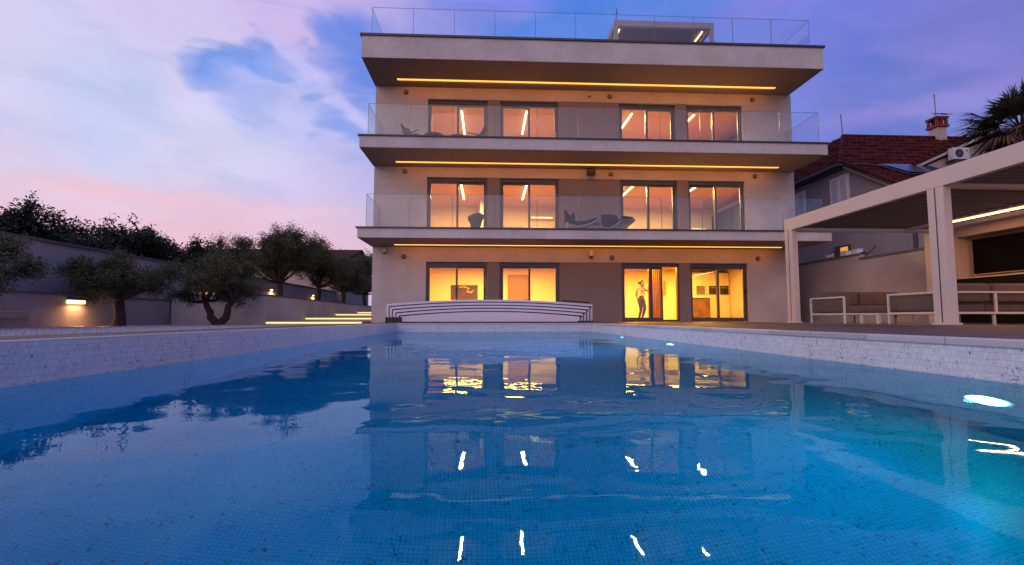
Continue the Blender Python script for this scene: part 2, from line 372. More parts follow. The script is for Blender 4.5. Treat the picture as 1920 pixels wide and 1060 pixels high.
def leafmat(name, c):
    m, t = mat(name); b = nd(t, 'ShaderNodeBsdfPrincipled', _Roughness=.6); tr = nd(t, 'ShaderNodeBsdfTranslucent')
    oi = nd(t, 'ShaderNodeNewGeometry'); r = nd(t, 'ShaderNodeMapRange'); t.links.new(oi.outputs['Random Per Island'], r.inputs[0]); r.inputs[3].default_value = .45; r.inputs[4].default_value = 1.7
    s = nd(t, 'ShaderNodeVectorMath', operation='SCALE'); s.inputs[0].default_value = c; t.links.new(r.outputs[0], s.inputs['Scale'])
    t.links.new(s.outputs[0], b.inputs['Base Color']); t.links.new(s.outputs[0], tr.inputs[0])
    mx = nd(t, 'ShaderNodeMixShader', _Fac=.25); t.links.new(b.outputs[0], mx.inputs[1]); t.links.new(tr.outputs[0], mx.inputs[2])
    o = nd(t, 'ShaderNodeOutputMaterial'); t.links.new(mx.outputs[0], o.inputs[0]); return m
M['olive'] = leafmat('olive_leaf', (.070, .082, .036))
M['dark'] = leafmat('dark_leaf', (.015, .024, .010))
M['palm'] = leafmat('palm_leaf', (.045, .050, .024))
M['palmdry'] = leafmat('palm_dry', (.12, .065, .035))
M['mosYZ'] = mosaic('pool_mosaic_side', 'YZ', (.78, .80, .82, 1), (.66, .69, .73, 1), (.50, .53, .57, 1), size=.036, vein=.9)
M['mosXZ'] = mosaic('pool_mosaic_end', 'XZ', (.68, .69, .72, 1), (.56, .59, .64, 1), (.44, .47, .51, 1), size=.036, vein=.9)
M['mosXY'] = mosaic('pool_mosaic_floor', 'XY', (.62, .80, .88, 1), (.50, .68, .78, 1), (.22, .34, .42, 1), size=.020, gap=.06, stag=0., vein=.9)

def area_light(name, parent, loc, sx, sy, col_, power, rot=(0, 0, 0), spread=PI):
    l = bpy.data.lights.new(name, 'AREA'); l.shape = 'RECTANGLE'; l.size = sx; l.size_y = sy; l.energy = power*1.6; l.color = col_; l.spread = spread
    o = bpy.data.objects.new(name, l); C.objects.link(o); o.location = loc; o.rotation_euler = rot; o.parent = parent; return o

# ------------------------------------------------------------------ ground, deck, pool
PX0, PX1, PY0, PY1, WZ, BZ = -2.28, 2.65, -1.6, 12.5, -.22, -1.75
def ring(mb, ox0, oy0, ox1, oy1, ix0, iy0, ix1, iy1, z0, z1):
    mb.box(ox0, oy0, z0, ox1, iy0, z1); mb.box(ox0, iy1, z0, ox1, oy1, z1)
    mb.box(ox0, iy0, z0, ix0, iy1, z1); mb.box(ix1, iy0, z0, ox1, iy1, z1)
g = MB()
for q in ((-1500, -1500, 1500, PY0-1), (-1500, PY1+1, 1500, 1500), (-1500, PY0-1, PX0-.7, PY1+1), (PX1+.7, PY0-1, 1500, PY1+1)):
    g.quad((q[0], q[1], -.17), (q[2], q[1], -.17), (q[2], q[3], -.17), (q[0], q[3], -.17))
struct(g.build('ground', M['earth']))
g = MB(); ring(g, PX0-.09, PY0-.09, PX1+.09, PY1+.12, PX0-.012, PY0-.012, PX1-.012, PY1-.012, -.045, 0)
struct(g.build('pool_coping', planks('coping_stone', (.58, .56, .58, 1), 'Y', .6, .5, tile=.6, seam=.45), bevel=.008))
g = MB(); g.box(PX1+.09, PY0-3, -.2, 7.95, 17.94, -.006); g.box(PX0-.82, PY0-3, -.2, PX0-.09, PY1+.12, -.006)
g.box(PX0-.82, PY1+.12, -.2, PX1+.09, 17.94, -.006); g.box(PX0-.09, PY0-3, -.2, PX1+.09, PY0-.09, -.006)
struct(g.build('pool_deck', M['deck']))
g = MB(); g.box(7.95, PY0-3, -.2, 12.6, 24, -.002); struct(g.build('patio', M['tiles']))
g = MB(); g.box(-10.6, -3, -.2, PX0-.82, 17.0, -.10); g.box(-4.13, 12.75, -.2, PX0-.82, 17.94, -.09)
struct(g.build('garden_path', M['pfoil']))
# pebbles scattered over the bed
def pebbles():
    v = []; f = []
    n = 5200
    for i in range(n):
        x = random.uniform(-10.4, -3.3); y = random.uniform(3, 17); r = random.uniform(.015, .04)
        b = len(v); z = -.10+r*.3
        for k in range(5):
            a = 2*PI*k/5+random.random()*.4; v.append((x+math.cos(a)*r, y+math.sin(a)*r, z-r*.2))
        v.append((x+random.uniform(-.3, .3)*r, y, z+r*.5))
        for k in range(5): f.append((b+k, b+(k+1) % 5, b+5))
    m = MB(); m.v = v; m.f = f; return m
tag(pebbles().build('white_pebbles', M['pfoil']), 'white pebbles spread over the bed beside the pool', 'pebbles', kind='stuff')
# basin
g = MB(); g.quad((PX1, PY0, BZ), (PX1, PY0, -.01), (PX1, PY1, -.01), (PX1, PY1, BZ)); g.quad((PX0, PY0, BZ), (PX0, PY1, BZ), (PX0, PY1, -.01), (PX0, PY0, -.01))
basin = struct(g.build('pool_basin', M['mosYZ']))
g = MB(); g.quad((PX0, PY1, BZ), (PX1, PY1, BZ), (PX1, PY1, -.01), (PX0, PY1, -.01)); g.quad((PX0, PY0, BZ), (PX0, PY0, -.01), (PX1, PY0, -.01), (PX1, PY0, BZ))
g.build('end_wall', M['mosXZ'], basin)
g = MB(); g.quad((PX0, PY0, BZ), (PX1, PY0, BZ), (PX1, PY1, BZ), (PX0, PY1, BZ)); g.build('basin_floor', M['mosXY'], basin)
# water body
def water_mat():
    m, t = mat('pool_water'); o = nd(t, 'ShaderNodeOutputMaterial')
    gl = nd(t, 'ShaderNodeBsdfGlossy', _Roughness=.0); gl.inputs[0].default_value = (.50, .78, .94, 1)
    rf = nd(t, 'ShaderNodeBsdfRefraction', _Roughness=.0, _IOR=1.333); fr = nd(t, 'ShaderNodeFresnel', _IOR=1.333)
    mx = nd(t, 'ShaderNodeMixShader'); pw = nd(t, 'ShaderNodeMath', operation='POWER'); pw.inputs[1].default_value = 1.5; t.links.new(fr.outputs[0], pw.inputs[0]); p2 = nd(t, 'ShaderNodeMath', operation='MULTIPLY', use_clamp=True); p2.inputs[1].default_value = 1.3; t.links.new(pw.outputs[0], p2.inputs[0]); t.links.new(p2.outputs[0], mx.inputs[0]); t.links.new(rf.outputs[0], mx.inputs[1]); t.links.new(gl.outputs[0], mx.inputs[2])
    t.links.new(mx.outputs[0], o.inputs[0])
    va = nd(t, 'ShaderNodeVolumeAbsorption'); va.inputs['Color'].default_value = (.0, .945, .984, 1); va.inputs['Density'].default_value = 2.3
    t.links.new(va.outputs[0], o.inputs['Volume'])
    ge = nd(t, 'ShaderNodeNewGeometry'); P = ge.outputs['Position']; s = nd(t, 'ShaderNodeSeparateXYZ'); t.links.new(P, s.inputs[0])
    def nz(sx, sy, scale, det, dist=.3):
        v = nd(t, 'ShaderNodeVectorMath', operation='MULTIPLY'); t.links.new(P, v.inputs[0]); v.inputs[1].default_value = (sx, sy, 1)
        n = nd(t, 'ShaderNodeTexNoise', _Scale=scale, _Detail=det, _Distortion=dist); t.links.new(v.outputs[0], n.inputs['Vector']); return n.outputs['Fac']
    def mr(v, a, b, c, d):
        n = nd(t, 'ShaderNodeMapRange', interpolation_type='SMOOTHSTEP'); t.links.new(v, n.inputs[0])
        for i, q in enumerate((a, b, c, d)): n.inputs[i+1].default_value = q
        return n.outputs[0]
    def mu(a, b, op='MULTIPLY'):
        n = nd(t, 'ShaderNodeMath', operation=op)
        for i, q in enumerate((a, b)):
            if hasattr(q, 'links'): t.links.new(q, n.inputs[i])
            else: n.inputs[i].default_value = q
        return n.outputs[0]
    swell = mu(nz(1, 1.0, 1.3, 2., .2), .0110)
    mid = mu(mu(nz(1, 1.5, 4.5, 2., .4), .0013), mr(nz(1, 1, .5, 1.), .35, .65, .35, 1.))
    chop = mu(mu(nz(1, 1.3, 22., 2., .4), .0010), mr(s.outputs[1], 8.2, 11.2, .04, 1.))
    hgt = mu(mu(swell, mid, 'ADD'), chop, 'ADD')
    bp = nd(t, 'ShaderNodeBump', _Strength=1., _Distance=1.); t.links.new(hgt, bp.inputs['Height']); 
    for q in (gl, rf, fr): t.links.new(bp.outputs[0], q.inputs['Normal'])
    return m
g = MB(); g.box(PX0-.03, PY0-.03, BZ-.03, PX1+.03, PY1+.03, WZ)
struct(g.build('water', water_mat()))
# underwater lamps
RINGM = pbr('lamp_ring', (.6, .62, .65), .3, metal=.5)
POOLL = emis('pool_lamp_lens', (1, .5, .45, 1), 90.)
def pool_light(y, z, label, power=140):
    t = thing('pool_light', label, 'pool light', (PX1, y, z), group='underwater lamps in the right pool wall')
    MB().disc((0, 0, 0), (-1, 0, 0), .14, .025, 28).build('ring', RINGM, t)
    MB().disc((-.026, 0, 0), (-1, 0, 0), .11, .012, 28).build('lens', POOLL, t)
    l = bpy.data.lights.new('lamp_glow', 'SPOT'); l.energy = power; l.color = (.006, .47, 1); l.spot_size = R(135); l.spot_blend = 1; l.shadow_soft_size = .02
    o = bpy.data.objects.new('lamp_glow', l); C.objects.link(o); o.parent = t; o.location = (-.12, 0, 0); o.rotation_euler = (0, R(90), 0)
    return t
pool_light(2.52, -1.0, 'round white underwater lamp glaring in the nearest part of the right pool wall', 52)
pool_light(7.05, -.95, 'round underwater lamp, the middle one along the right pool wall', 420)
pool_light(9.6, -.98, 'small distant underwater lamp closest to the far end of the pool', 300)
pool_light(-1.1, -1.0, 'added underwater lamp, out of view beside the camera, brightening the near pool floor', 190)  # extra lamp outside the view, added to brighten the near pool floor

# ------------------------------------------------------------------ villa
FY = 17.95
villa = thing('villa', 'large modern three storey villa with white overhanging balconies and amber soffit light lines', 'house', (3.7, FY, 0))
vp = Vector((3.7, FY, 0))
def VP(mb, name, m, parent=None, **k):           # build at world coordinates under the villa
    mb.v = [(x-vp.x, y-vp.y, z-vp.z) for x, y, z in mb.v]
    return mb.build(name, m, parent or villa, **k)
WX0, WX1 = -4.13, 11.58
OP = [(-2.22, -.02), (.44, 2.62), (4.92, 7.08), (7.50, 9.66)]
FZ = [0.03, 3.04, 6.05]; OT = [2.16, 5.28, 8.22]; SB = [2.70, 5.65, 8.66]; ST = [3.00, 6.02, 9.40]
YB = 31.0
wl = MB()
for k in range(3):
    z0 = FZ[k] if k else -.2; z0 = z0-.04 if k else z0
    zt = SB[k]; ot = OT[k]
    wl.box(WX0, FY, z0, OP[0][0], FY+.3, zt); wl.box(OP[3][1], FY, z0, WX1, FY+.3, zt)
    wl.box(OP[0][0], FY, ot, OP[3][1], FY+.3, zt)
    for a, b in ((OP[0][1], OP[1][0]), (OP[1][1], OP[2][0]), (OP[2][1], OP[3][0])):
        VP(MB().box(a, FY+.02, z0, b, FY+.3, ot), 'infill_panel', M['taupe'])
wl.box(WX0, FY+.3, -.2, WX0+.3, YB, 9.3); wl.box(WX1-.3, FY+.3, -.2, WX1, YB, 9.3); wl.box(WX0, YB, -.2, WX1, YB+.3, 9.3)
VP(wl, 'wall', M['plaster'])
# slabs
for k in range(3):
    x0, x1 = -4.16, 11.5
    yf = 15.93
    g = MB(); g.box(x0, yf, SB[k], x1, FY-.002, ST[k])
    if k < 2: g.box(WX0+.31, FY-.002, SB[k]+.02, WX1-.31, YB-.01, ST[k]-.0)
    else: g.box(x0, FY-.002, SB[k]+.02, x1, YB+.6, ST[k]); 
    s = VP(g, 'roof_slab' if k == 2 else 'balcony_slab', M['plaster'])
    c = MB(); zc = ST[k]; e = .05; th = .045 if k < 2 else .07
    c.box(x0-e, yf-e, zc+.001, x1+e, yf+.35, zc+th); c.box(x0-e, yf+.35, zc+.001, x0+.3, FY if k < 2 else YB+.6, zc+th); c.box(x1-.3, yf+.35, zc+.001, x1+e, FY if k < 2 else YB+.6, zc+th)
    VP(c, 'coping_edge', M['cap'], s)
    # soffit: recessed groove with an LED line
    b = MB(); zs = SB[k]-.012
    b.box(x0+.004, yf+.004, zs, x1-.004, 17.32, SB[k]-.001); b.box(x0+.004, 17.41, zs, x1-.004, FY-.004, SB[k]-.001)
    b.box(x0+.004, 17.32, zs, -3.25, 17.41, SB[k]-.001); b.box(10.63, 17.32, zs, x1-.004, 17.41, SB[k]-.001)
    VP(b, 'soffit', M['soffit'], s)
    l = MB(); l.box(-3.25, 17.32, SB[k]-.03, 10.63, 17.41, SB[k]-.002); lo = VP(l, 'light_strip', LED)
    al = bpy.data.lights.new('led_glow', 'AREA'); al.shape = 'RECTANGLE'; al.size = 13.8; al.size_y = .04; al.energy = 19; al.color = (1, .25, .015)
    ao = bpy.data.objects.new('led_glow', al); C.objects.link(ao); ao.parent = villa; ao.location = (3.69-vp.x, 17.45-vp.y, SB[k]-.035); ao.rotation_euler = (R(62), 0, 0)
# floors, ceilings, inner walls
fl = MB(); fl.box(WX0+.3, FY+.3, -.1, WX1-.3, YB, .03); VP(fl, 'inner_floor', M['oak'])
for k in (1, 2):
    fl = MB(); fl.box(WX0+.31, FY+.1, ST[k-1]+.001, WX1-.31, YB-.02, ST[k-1]+.03); VP(fl, 'inner_floor', M['oak'])
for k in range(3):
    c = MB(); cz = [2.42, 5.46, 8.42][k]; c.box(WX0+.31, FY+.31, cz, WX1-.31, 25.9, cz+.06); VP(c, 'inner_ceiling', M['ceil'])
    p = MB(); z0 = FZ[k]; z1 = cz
    back = [23.2, 23.6, 24.2][k]
    p.box(WX0+.31, back, z0, WX1-.31, back+.1, z1); p.box(3.55, FY+.31, z0, 3.7, back, z1)
    if k: p.box(-.35+.0, 21.9, z0, -.2, back, z1)
    VP(p, 'inner_wall', M['room'])
# windows: frame + two sashes + panes
def window(k, i, wide_left, open_right=False, skip_left=False):
    x0, x1 = OP[i]; z0, z1 = FZ[k], OT[k]; y = FY+.10
    f = MB(); t = .055
    f.box(x0+.002, y, z0, x0+t, y+.16, z1-.002); f.box(x1-t, y, z0, x1-.002, y+.16, z1-.002)
    f.box(x0+t, y, z1-.14, x1-t, y+.16, z1-.002); f.box(x0+t, y, z0, x1-t, y+.16, z0+.045)
    o = VP(f, 'sliding_door', M['frame'])
    xm = (x0+x1)/2; s = .075
    def sash(a, b, yy):
        g = MB(); g.box(a, yy, z0+.046, a+s, yy+.05, z1-.142); g.box(b-s, yy, z0+.046, b, yy+.05, z1-.142)
        g.box(a+s, yy, z1-.142-s, b-s, yy+.05, z1-.142); g.box(a+s, yy, z0+.046, b-s, yy+.05, z0+.046+s)
        VP(g, 'sash', M['frame'], o)
        p = MB(); p.quad((a+s, yy+.025, z0+.046+s), (b-s, yy+.025, z0+.046+s), (b-s, yy+.025, z1-.142-s), (a+s, yy+.025, z1-.142-s)); VP(p, 'pane', M['glass'], o)
        h = MB(); h.box(b-.05, yy-.035, z0+1.0, b-.02, yy-.003, z0+1.18); VP(h, 'handle', M['black'], o)
    if wide_left: sash(x0+t+.002, xm+.04, y+.02); sash(xm-.04 if not open_right else xm+.045, x1-t-.002 if not open_right else xm+.50, y+.09)
    else: sash(xm-.04, x1-t-.002, y+.02); sash(x0+t+.002, xm+.04, y+.09)
for k in range(3):
    window(k, 0, True); window(k, 1, False); window(k, 2, True, open_right=(k == 0)); window(k, 3, False)
# ceiling lamps: long light tubes running into the rooms
def tube_lamp(x, y0, y1, z, label, power, colr=(1, .49, .12)):
    t = thing('ceiling_lamp', label, 'lamp', (x, (y0+y1)/2, z), group='long glowing ceiling tubes in the villa rooms')
    h = (y1-y0)/2
    MB().box(-.03, -h, 0, .03, h, .05).build('housing', M['white'], t)
    MB().box(-.035, -h, -.035, .035, h, -.001).build('diffuser', LAMP, t)
    area_light('tube_glow', t, (0, 0, -.07), .12, 2*h, colr, power)
    return t
UP = [(-1.05, 19.2, 21.7), (1.52, 19.15, 21.6), (5.76, 19.15, 21.25), (8.31, 19.15, 20.1)]
wh = ['left', 'second', 'third', 'right']
for i, (x, a, b) in enumerate(UP):
    kw = dict(colr=(1, .56, .17)) if i > 1 else {}
    tube_lamp(x, a, b, 8.34, f'glowing ceiling tube behind the {["leftmost","second","third","rightmost"][i]} glass door of the top floor', 230+90*(i > 1), **kw)
    tube_lamp(x, a, b, 5.38, f'glowing ceiling tube behind the {["leftmost","second","third","rightmost"][i]} glass door of the middle floor', 270+90*(i > 1), **kw)
for i, x in enumerate((-1.05, 1.52, 5.9, 8.6)):
    t = thing('ceiling_lamp', f'recessed square ceiling lamp of the ground floor behind the {["leftmost","second","third","rightmost"][i]} glass door', 'lamp', (x, 20.6, 2.40), group='recessed ground floor ceiling lamps')
    MB().box(-.15, -.15, 0, .15, .15, .018).build('housing', M['white'], t)
    MB().box(-.12, -.12, -.015, .12, .12, -.001).build('diffuser', LAMP, t)
    area_light('lamp_glow', t, (0, 0, -.05), 1.6, 1.6, (1, .42, .05), 330)
# inside: doors, pictures, kitchen
def vt(name, label, cat, loc, rz=0, group=None): return thing(name, label, cat, loc, rz, group)
d = MB(); d.box(.95, 23.14, .03, 1.95, 23.19, 2.15); dd = VP(d, 'inner_door', M['door'])
d = MB(); d.box(1.02, 23.10, .05, 1.88, 23.135, 2.08); VP(d, 'door_leaf', M['door'], dd); d = MB(); d.box(1.75, 23.05, 1.0, 1.83, 23.095, 1.03); VP(d, 'handle', M['chrome'], dd)
t = vt('painting', 'dark brown painting with a pale twisted shape behind the leftmost ground floor door', 'painting', (-1.08, 23.17, 1.34))
MB().box(-.62, -.03, -.33, .62, 0, .33).build('canvas', M['canvas'], t)
MB().tube([(-.25, -.04, .22), (.0, -.04, .25), (.22, -.04, .16), (.12, -.04, .02), (.32, -.04, -.03), (.42, -.04, .1)], [.02, .03, .04, .05, .05, .02]).build('brush_mark', pbr('pale_ochre', (.6, .35, .15), .8), t)
t = vt('picture_frame', 'framed yellow print with a dark frame hanging behind the person', 'picture', (8.05, 23.17, 1.55))
g = MB(); ring_ = [(-.38, -.34, .38, -.31), (-.38, .31, .38, .34), (-.38, -.31, -.35, .31), (.35, -.31, .38, .31)]
for a, b, c, e in ring_: g.box(a, -.04, b, c, 0, e)
g.build('frame', M['door'], t); MB().box(-.35, -.02, -.31, .35, -.005, .31).build('print', M['canvas2'], t)
t = vt('kitchen_island', 'brown marble kitchen island at the left edge of the rightmost ground floor door', 'kitchen counter', (9.2, 21.4, .03))
MB().box(-.45, -.5, 0, .35, .7, .98).build('body', M['marble'], t); MB().box(-.48, -.53, .981, .38, .73, 1.02).build('worktop', M['white'], t)
t = vt('kitchen_cabinet', 'tall cream kitchen cabinet wall with built-in ovens', 'kitchen cabinet', (10.5, 23.1, .03))
MB().box(-1.0, -.5, 0, .75, .0, 2.2).build('carcass', M['room'], t)
for x in (-.62, -.02, .5):
    o = MB().box(x-.2, -.53, 1.2, x+.2, -.505, 1.6).build('oven', M['black'] if x > -.3 else M['chrome'], t); MB().box(x-.15, -.56, 1.5, x+.15, -.535, 1.525).build('handle', M['chrome'], o)
t = vt('curtain', 'ochre curtain hanging behind the open third ground floor door', 'curtain', (7.0, 20.3, .03))
g = MB(); pr = []
for i in range(41): pr.append((-.35+.7*i/40*.9, .04*math.sin(i*1.25)))
for i in range(40): g.quad((pr[i][0], pr[i][1], 0), (pr[i+1][0], pr[i+1][1], 0), (pr[i+1][0], pr[i+1][1], 2.3), (pr[i][0], pr[i][1], 2.3))
g.build('cloth', M['curtain'], t, smooth=True)
MB().tube([(-.4, 0, 2.33), (.4, 0, 2.33)], .015).build('rail', M['chrome'], t)
for k, (lab, z) in enumerate((('middle', FZ[1]), ('top', FZ[2]))):
    t = vt('wardrobe', f'navy blue tall cupboard inside the rightmost {lab} floor room', 'cupboard', (11.0, 21.0, z))
    MB().box(-.35, -1.6, 0, .25, 1.9, 1.95).build('carcass', M['navy'], t); MB().box(-.37, -.02, .05, -.352, .0, 1.9).build('door_gap', M['black'], t)
t = vt('kitchenette', 'low pale counter with a lit shelf behind the rightmost middle floor door', 'counter', (9.3, 22.6, FZ[1]))
MB().box(-.7, -.3, 0, .9, .3, .95).build('body', M['room'], t); MB().box(-.6, -.1, 1.25, .9, .25, 1.29).build('shelf', M['white'], t)
MB().box(-.55, -.08, 1.21, .85, -.02, 1.245).build('light_strip', emis('cool_strip', (.9, 1, .75, 1), 2.2), t)
t = vt('sideboard', 'grey low sideboard behind the second middle floor door', 'sideboard', (1.3, 23.2, FZ[1]))
MB().box(-.6, -.3, 0, .35, .3, 1.35).build('body', M['taupe'], t); MB().box(-.1, -.325, .5, -.07, -.302, .9).build('handle', M['chrome'], t)
t = vt('wall_shelf', 'pale shelf with a light line under it, in the second middle floor room', 'shelf', (2.55, 23.3, FZ[1]+1.85))
MB().box(-.55, -.2, 0, .55, .25, .05).build('board', M['white'], t); MB().box(-.5, -.18, -.03, .5, -.12, -.001).build('light_strip', LEDW, t)
# wall fittings on the facade
def wall_round(x, z, label):
    t = thing('wall_light', label, 'wall light', (x, FY, z), group='small round unlit wall lights under the balconies')
    MB().disc((0, -.002, 0), (0, -1, 0), .085, .05, 20).build('body', M['cap'], t, bevel=.006); MB().disc((0, -.053, 0), (0, -1, 0), .045, .025, 16).build('lens', M['taupe'], t)
pos3 = ['near the left corner', 'right of the middle', 'near the right corner']
for lab, z in (('top', 8.44), ('middle', 5.46), ('ground', 2.34)):
    for j, x in enumerate((-3.02, 4.56, 10.06)): wall_round(x, z, f'small round wall light on the {lab} floor facade {pos3[j]}')
def dome_cam(x, z, y, label, s=1.):
    t = thing('security_camera', label, 'security camera', (x, y, z), group='dome cameras on the facade')
    MB().box(-.05*s, -.10*s, .03*s, .05*s, 0, .14*s).build('bracket', M['white'], t, bevel=.01)
    MB().tube([(0, -.09*s, .05*s), (0, -.09*s, -.02*s)], .055*s, 14).build('housing', M['white'], t)
    MB().tube([(0, -.09*s, -.021*s), (0, -.09*s, -.05*s), (0, -.09*s, -.07*s), (0, -.09*s, -.08*s)], [.05*s, .045*s, .03*s, .01*s], 14).build('dome', M['black'], t, smooth=True)
dome_cam(3.78, 8.44, FY, 'dome camera in the middle of the top floor facade', .8)
dome_cam(3.78, 2.40, FY, 'dome camera in the middle of the ground floor facade', 1.3)
dome_cam(-3.69, 2.50, FY, 'dome camera at the left corner of the ground floor', 1.1)
t = thing('floodlight', 'black square floodlight in the middle of the second storey facade', 'floodlight', (3.8, FY, 5.5))
MB().prism([(-.02, -.10), (-.20, -.14), (-.22, .08), (-.04, .12)], 'x', -.15, .15).build('housing', M['black'], t, bevel=.01); MB().box(-.04, -.04, .0, .04, -.001, .16).build('bracket', M['black'], t)

# ------------------------------------------------------------------ glass balustrades
def glass_run(parent, p, q, z0, z1, n, th=.016):
    p, q = Vector((p[0], p[1], 0)), Vector((q[0], q[1], 0)); d = (q-p)/n; u = d.normalized()
    for i in range(n):
        a = p+d*i+u*.006; b = p+d*(i+1)-u*.006
        m = MB(); m.quad((a.x, a.y, z0), (b.x, b.y, z0), (b.x, b.y, z1), (a.x, a.y, z1))
        o = m.build('glass_panel', M['rail'], parent)
        e = MB(); e.bar((a.x, a.y, z0), (a.x, a.y, z1), .009); e.bar((b.x, b.y, z0), (b.x, b.y, z1), .005); e.bar((a.x, a.y, z1), (b.x, b.y, z1), .010)
        e.build('glass_edge', M['railedge'], o)
for k, lab in ((0, 'middle floor balcony'), (1, 'top floor balcony')):
    t = thing('glass_balustrade', f'clear glass balustrade along the {lab}', 'balustrade', (0, 0, 0), group='frameless glass balustrades of the villa')
    z0 = ST[k]+.046; z1 = z0+1.10; yy = 16.08; xa, xb = -3.93, 11.32
    glass_run(t, (xa, yy), (xb, yy), z0, z1, 11); glass_run(t, (xa, FY-.02), (xa, yy), z0, z1, 1); glass_run(t, (xb, yy), (xb, FY-.02), z0, z1, 1)
t = thing('glass_balustrade', 'clear glass balustrade around the roof terrace', 'balustrade', (0, 0, 0), group='frameless glass balustrades of the villa')
z0 = 9.471; z1 = 10.48; glass_run(t, (-3.88, 16.1), (11.15, 16.1), z0, z1, 11); glass_run(t, (-3.88, 30), (-3.88, 16.1), z0, z1, 8); glass_run(t, (11.15, 16.1), (11.15, 30), z0, z1, 8)
# roof terrace pergola
t = thing('roof_pergola', 'white framed pergola with louvred roof on the roof terrace', 'pergola', (7.0, 18.7, 9.42))
px0, px1, L_ = -2.0, 2.0, 4.2
for (x, y) in ((px0, 0), (px1-.12, 0), (px0, L_), (px1-.12, L_)): MB().box(x, y, 0, x+.14, y+.14, 2.28).build('post', M['nbwall'], t)
for q in ((px0, 0, px1+.02, .14), (px0, L_, px1+.02, L_+.14), (px0, .141, px0+.14, L_-.001), (px1-.12, .141, px1+.02, L_-.001)): MB().box(q[0], q[1], 2.281, q[2], q[3], 2.52).build('beam', M['nbwall'], t)
g = MB()
for i in range(22):
    y = .2+i*.18; g.prism([(y, 2.42), (y+.19, 2.36), (y+.19, 2.38), (y, 2.44)], 'x', px0+.145, px1-.125)
g.build('louvre_roof', M['louvre'], t)
for x in (px0+.25, px1-.34): MB().box(x, .3, 2.30, x+.04, 2.0, 2.33).build('light_strip', LEDW, t)
t = thing('roof_antenna', 'thin rod rising above the roof pergola', 'antenna', (5.1, 18.75, 11.94)); MB().tube([(0, 0, .001), (0, 0, .5)], .015).build('rod', M['cap'], t); MB().tube([(-.05, 0, .28), (.05, 0, .34)], .01).build('crossbar', M['cap'], t)

# ------------------------------------------------------------------ pool enclosure (telescopic cover parked at the far end)
t = thing('pool_enclosure', 'low white telescopic pool cover folded into nested arches before the villa', 'pool cover', (.08, 13.2, 0))
def arch(w, hs, hc, n=24):
    return [(-w+2*w*i/n, hs+(hc-hs)*(1-(2*i/n-1)**2)) for i in range(n+1)]
for k in range(5):
    w_ = 2.80-.105*k; hs = .50-.085*k; hc = .625-.085*k; y0 = .36-.09*k; y1 = 2.6-.06*k
    out = arch(w_, hs, hc); inn = arch(w_-.075, hs-.06, hc-.062) if k < 4 else None
    g = MB()
    if inn:
        for i in range(24):
            a, b, c, d_ = out[i], out[i+1], inn[i+1], inn[i]
            g.quad((a[0], y0, a[1]), (d_[0], y0, d_[1]), (c[0], y0, c[1]), (b[0], y0, b[1]))
            g.quad((a[0], y0, a[1]), (b[0], y0, b[1]), (b[0], y1, b[1]), (a[0], y1, a[1]))
            g.quad((c[0], y0, c[1]), (d_[0], y0, d_[1]), (d_[0], y0+.2, d_[1]), (c[0], y0+.2, c[1]))
        for sx in (-1, 1):
            g.box(min(sx*w_, sx*(w_-.075)), y0, .02, max(sx*w_, sx*(w_-.075)), y0+.05, hs-.06)
            g.quad((sx*w_, y0, .02), (sx*w_, y1, .02), (sx*w_, y1, hs), (sx*w_, y0, hs))
            a = out[0] if sx < 0 else out[-1]
            g.quad((sx*w_, y0, hs-.06), (sx*(w_-.075), y0, hs-.06), (sx*(w_-.075), y0, inn[0][1]), (sx*w_, y0, hs))
    else:
        for i in range(24):
            g.quad((out[i][0], y0, .03), (out[i+1][0], y0, .03), (out[i+1][0], y0, out[i+1][1]), (out[i][0], y0, out[i][1]))
            g.quad((out[i][0], y0, out[i][1]), (out[i+1][0], y0, out[i+1][1]), (out[i+1][0], y1, out[i+1][1]), (out[i][0], y1, out[i][1]))
    s = g.build('arch_segment', M['stripe'], t)
    e = MB(); prof = inn or arch(w_, .0, .03)
    if inn:
        for i in range(24): e.bar((prof[i][0], y0-.012, prof[i][1]-.012), (prof[i+1][0], y0-.012, prof[i+1][1]-.012), .034, .036)
        for sx in (-1, 1): e.bar((sx*(w_-.085), y0-.012, .02), (sx*(w_-.085), y0-.012, inn[0][1]), .034)
        e.box(w_-.10, y0-.02, hs-.10, w_-.03, y0-.001, hs-.05)
    else: e.box(-w_, y0-.02, .005, w_, y0-.001, .029)
    e.build('rubber_seal', M['gasket'], s)
    for sx in (-1, 1): MB().box(sx*(w_-.02)-.032, y0-.055, .0, sx*(w_-.02)+.032, y0-.004, .055 if sx > 0 else .15).build('wheel_bracket', M['gasket'], s)
MB().bar((1.95, .33, .60), (2.72, .33, .545), .012, .035).build('handle', M['gasket'], t)

# ------------------------------------------------------------------ left garden: walls, lamps, stairs
def wallthing(label, boxes, caps, m=M['concrete'], name='garden_wall', cat='wall'):
    t = thing(name, label, cat, (0, 0, 0)); g = MB()
    for b in boxes: g.box(*b)
    g.build('wall_body', m, t); g = MB()
    for b in caps: g.box(*b)
    g.build('coping', M['wallcap'], t); return t
wallthing('low grey retaining wall with a wall lamp beside the pebble bed', [(-10.8, -3, -.2, -10.5, 17.3, .69)], [(-10.82, -3, .691, -10.46, 17.3, .73)])
wallthing('tall grey boundary wall above the low retaining wall', [(-11.15, -3, -.2, -10.85, 40, 1.98)], [(-11.2, -3, 1.981, -10.80, 40, 2.05)])
wallthing('pale planter wall beside the lit steps', [(-10.45, 17.0, -.2, -7.4, 17.25, .88), (-7.65, 17.25, -.2, -7.4, 40, .88)], [(-10.45, 16.97, .881, -7.37, 17.25, .92), (-7.68, 17.25, .881, -7.37, 40, .92)], M['plaster'])
g = MB(); g.box(-10.84, 17.25, -.2, -7.66, 40, .80); struct(g.build('terrace_ground', M['earth']))
stp = thing('garden_steps', 'wide stone steps with amber light lines under each tread', 'steps', (-5.8, 17, -.1))
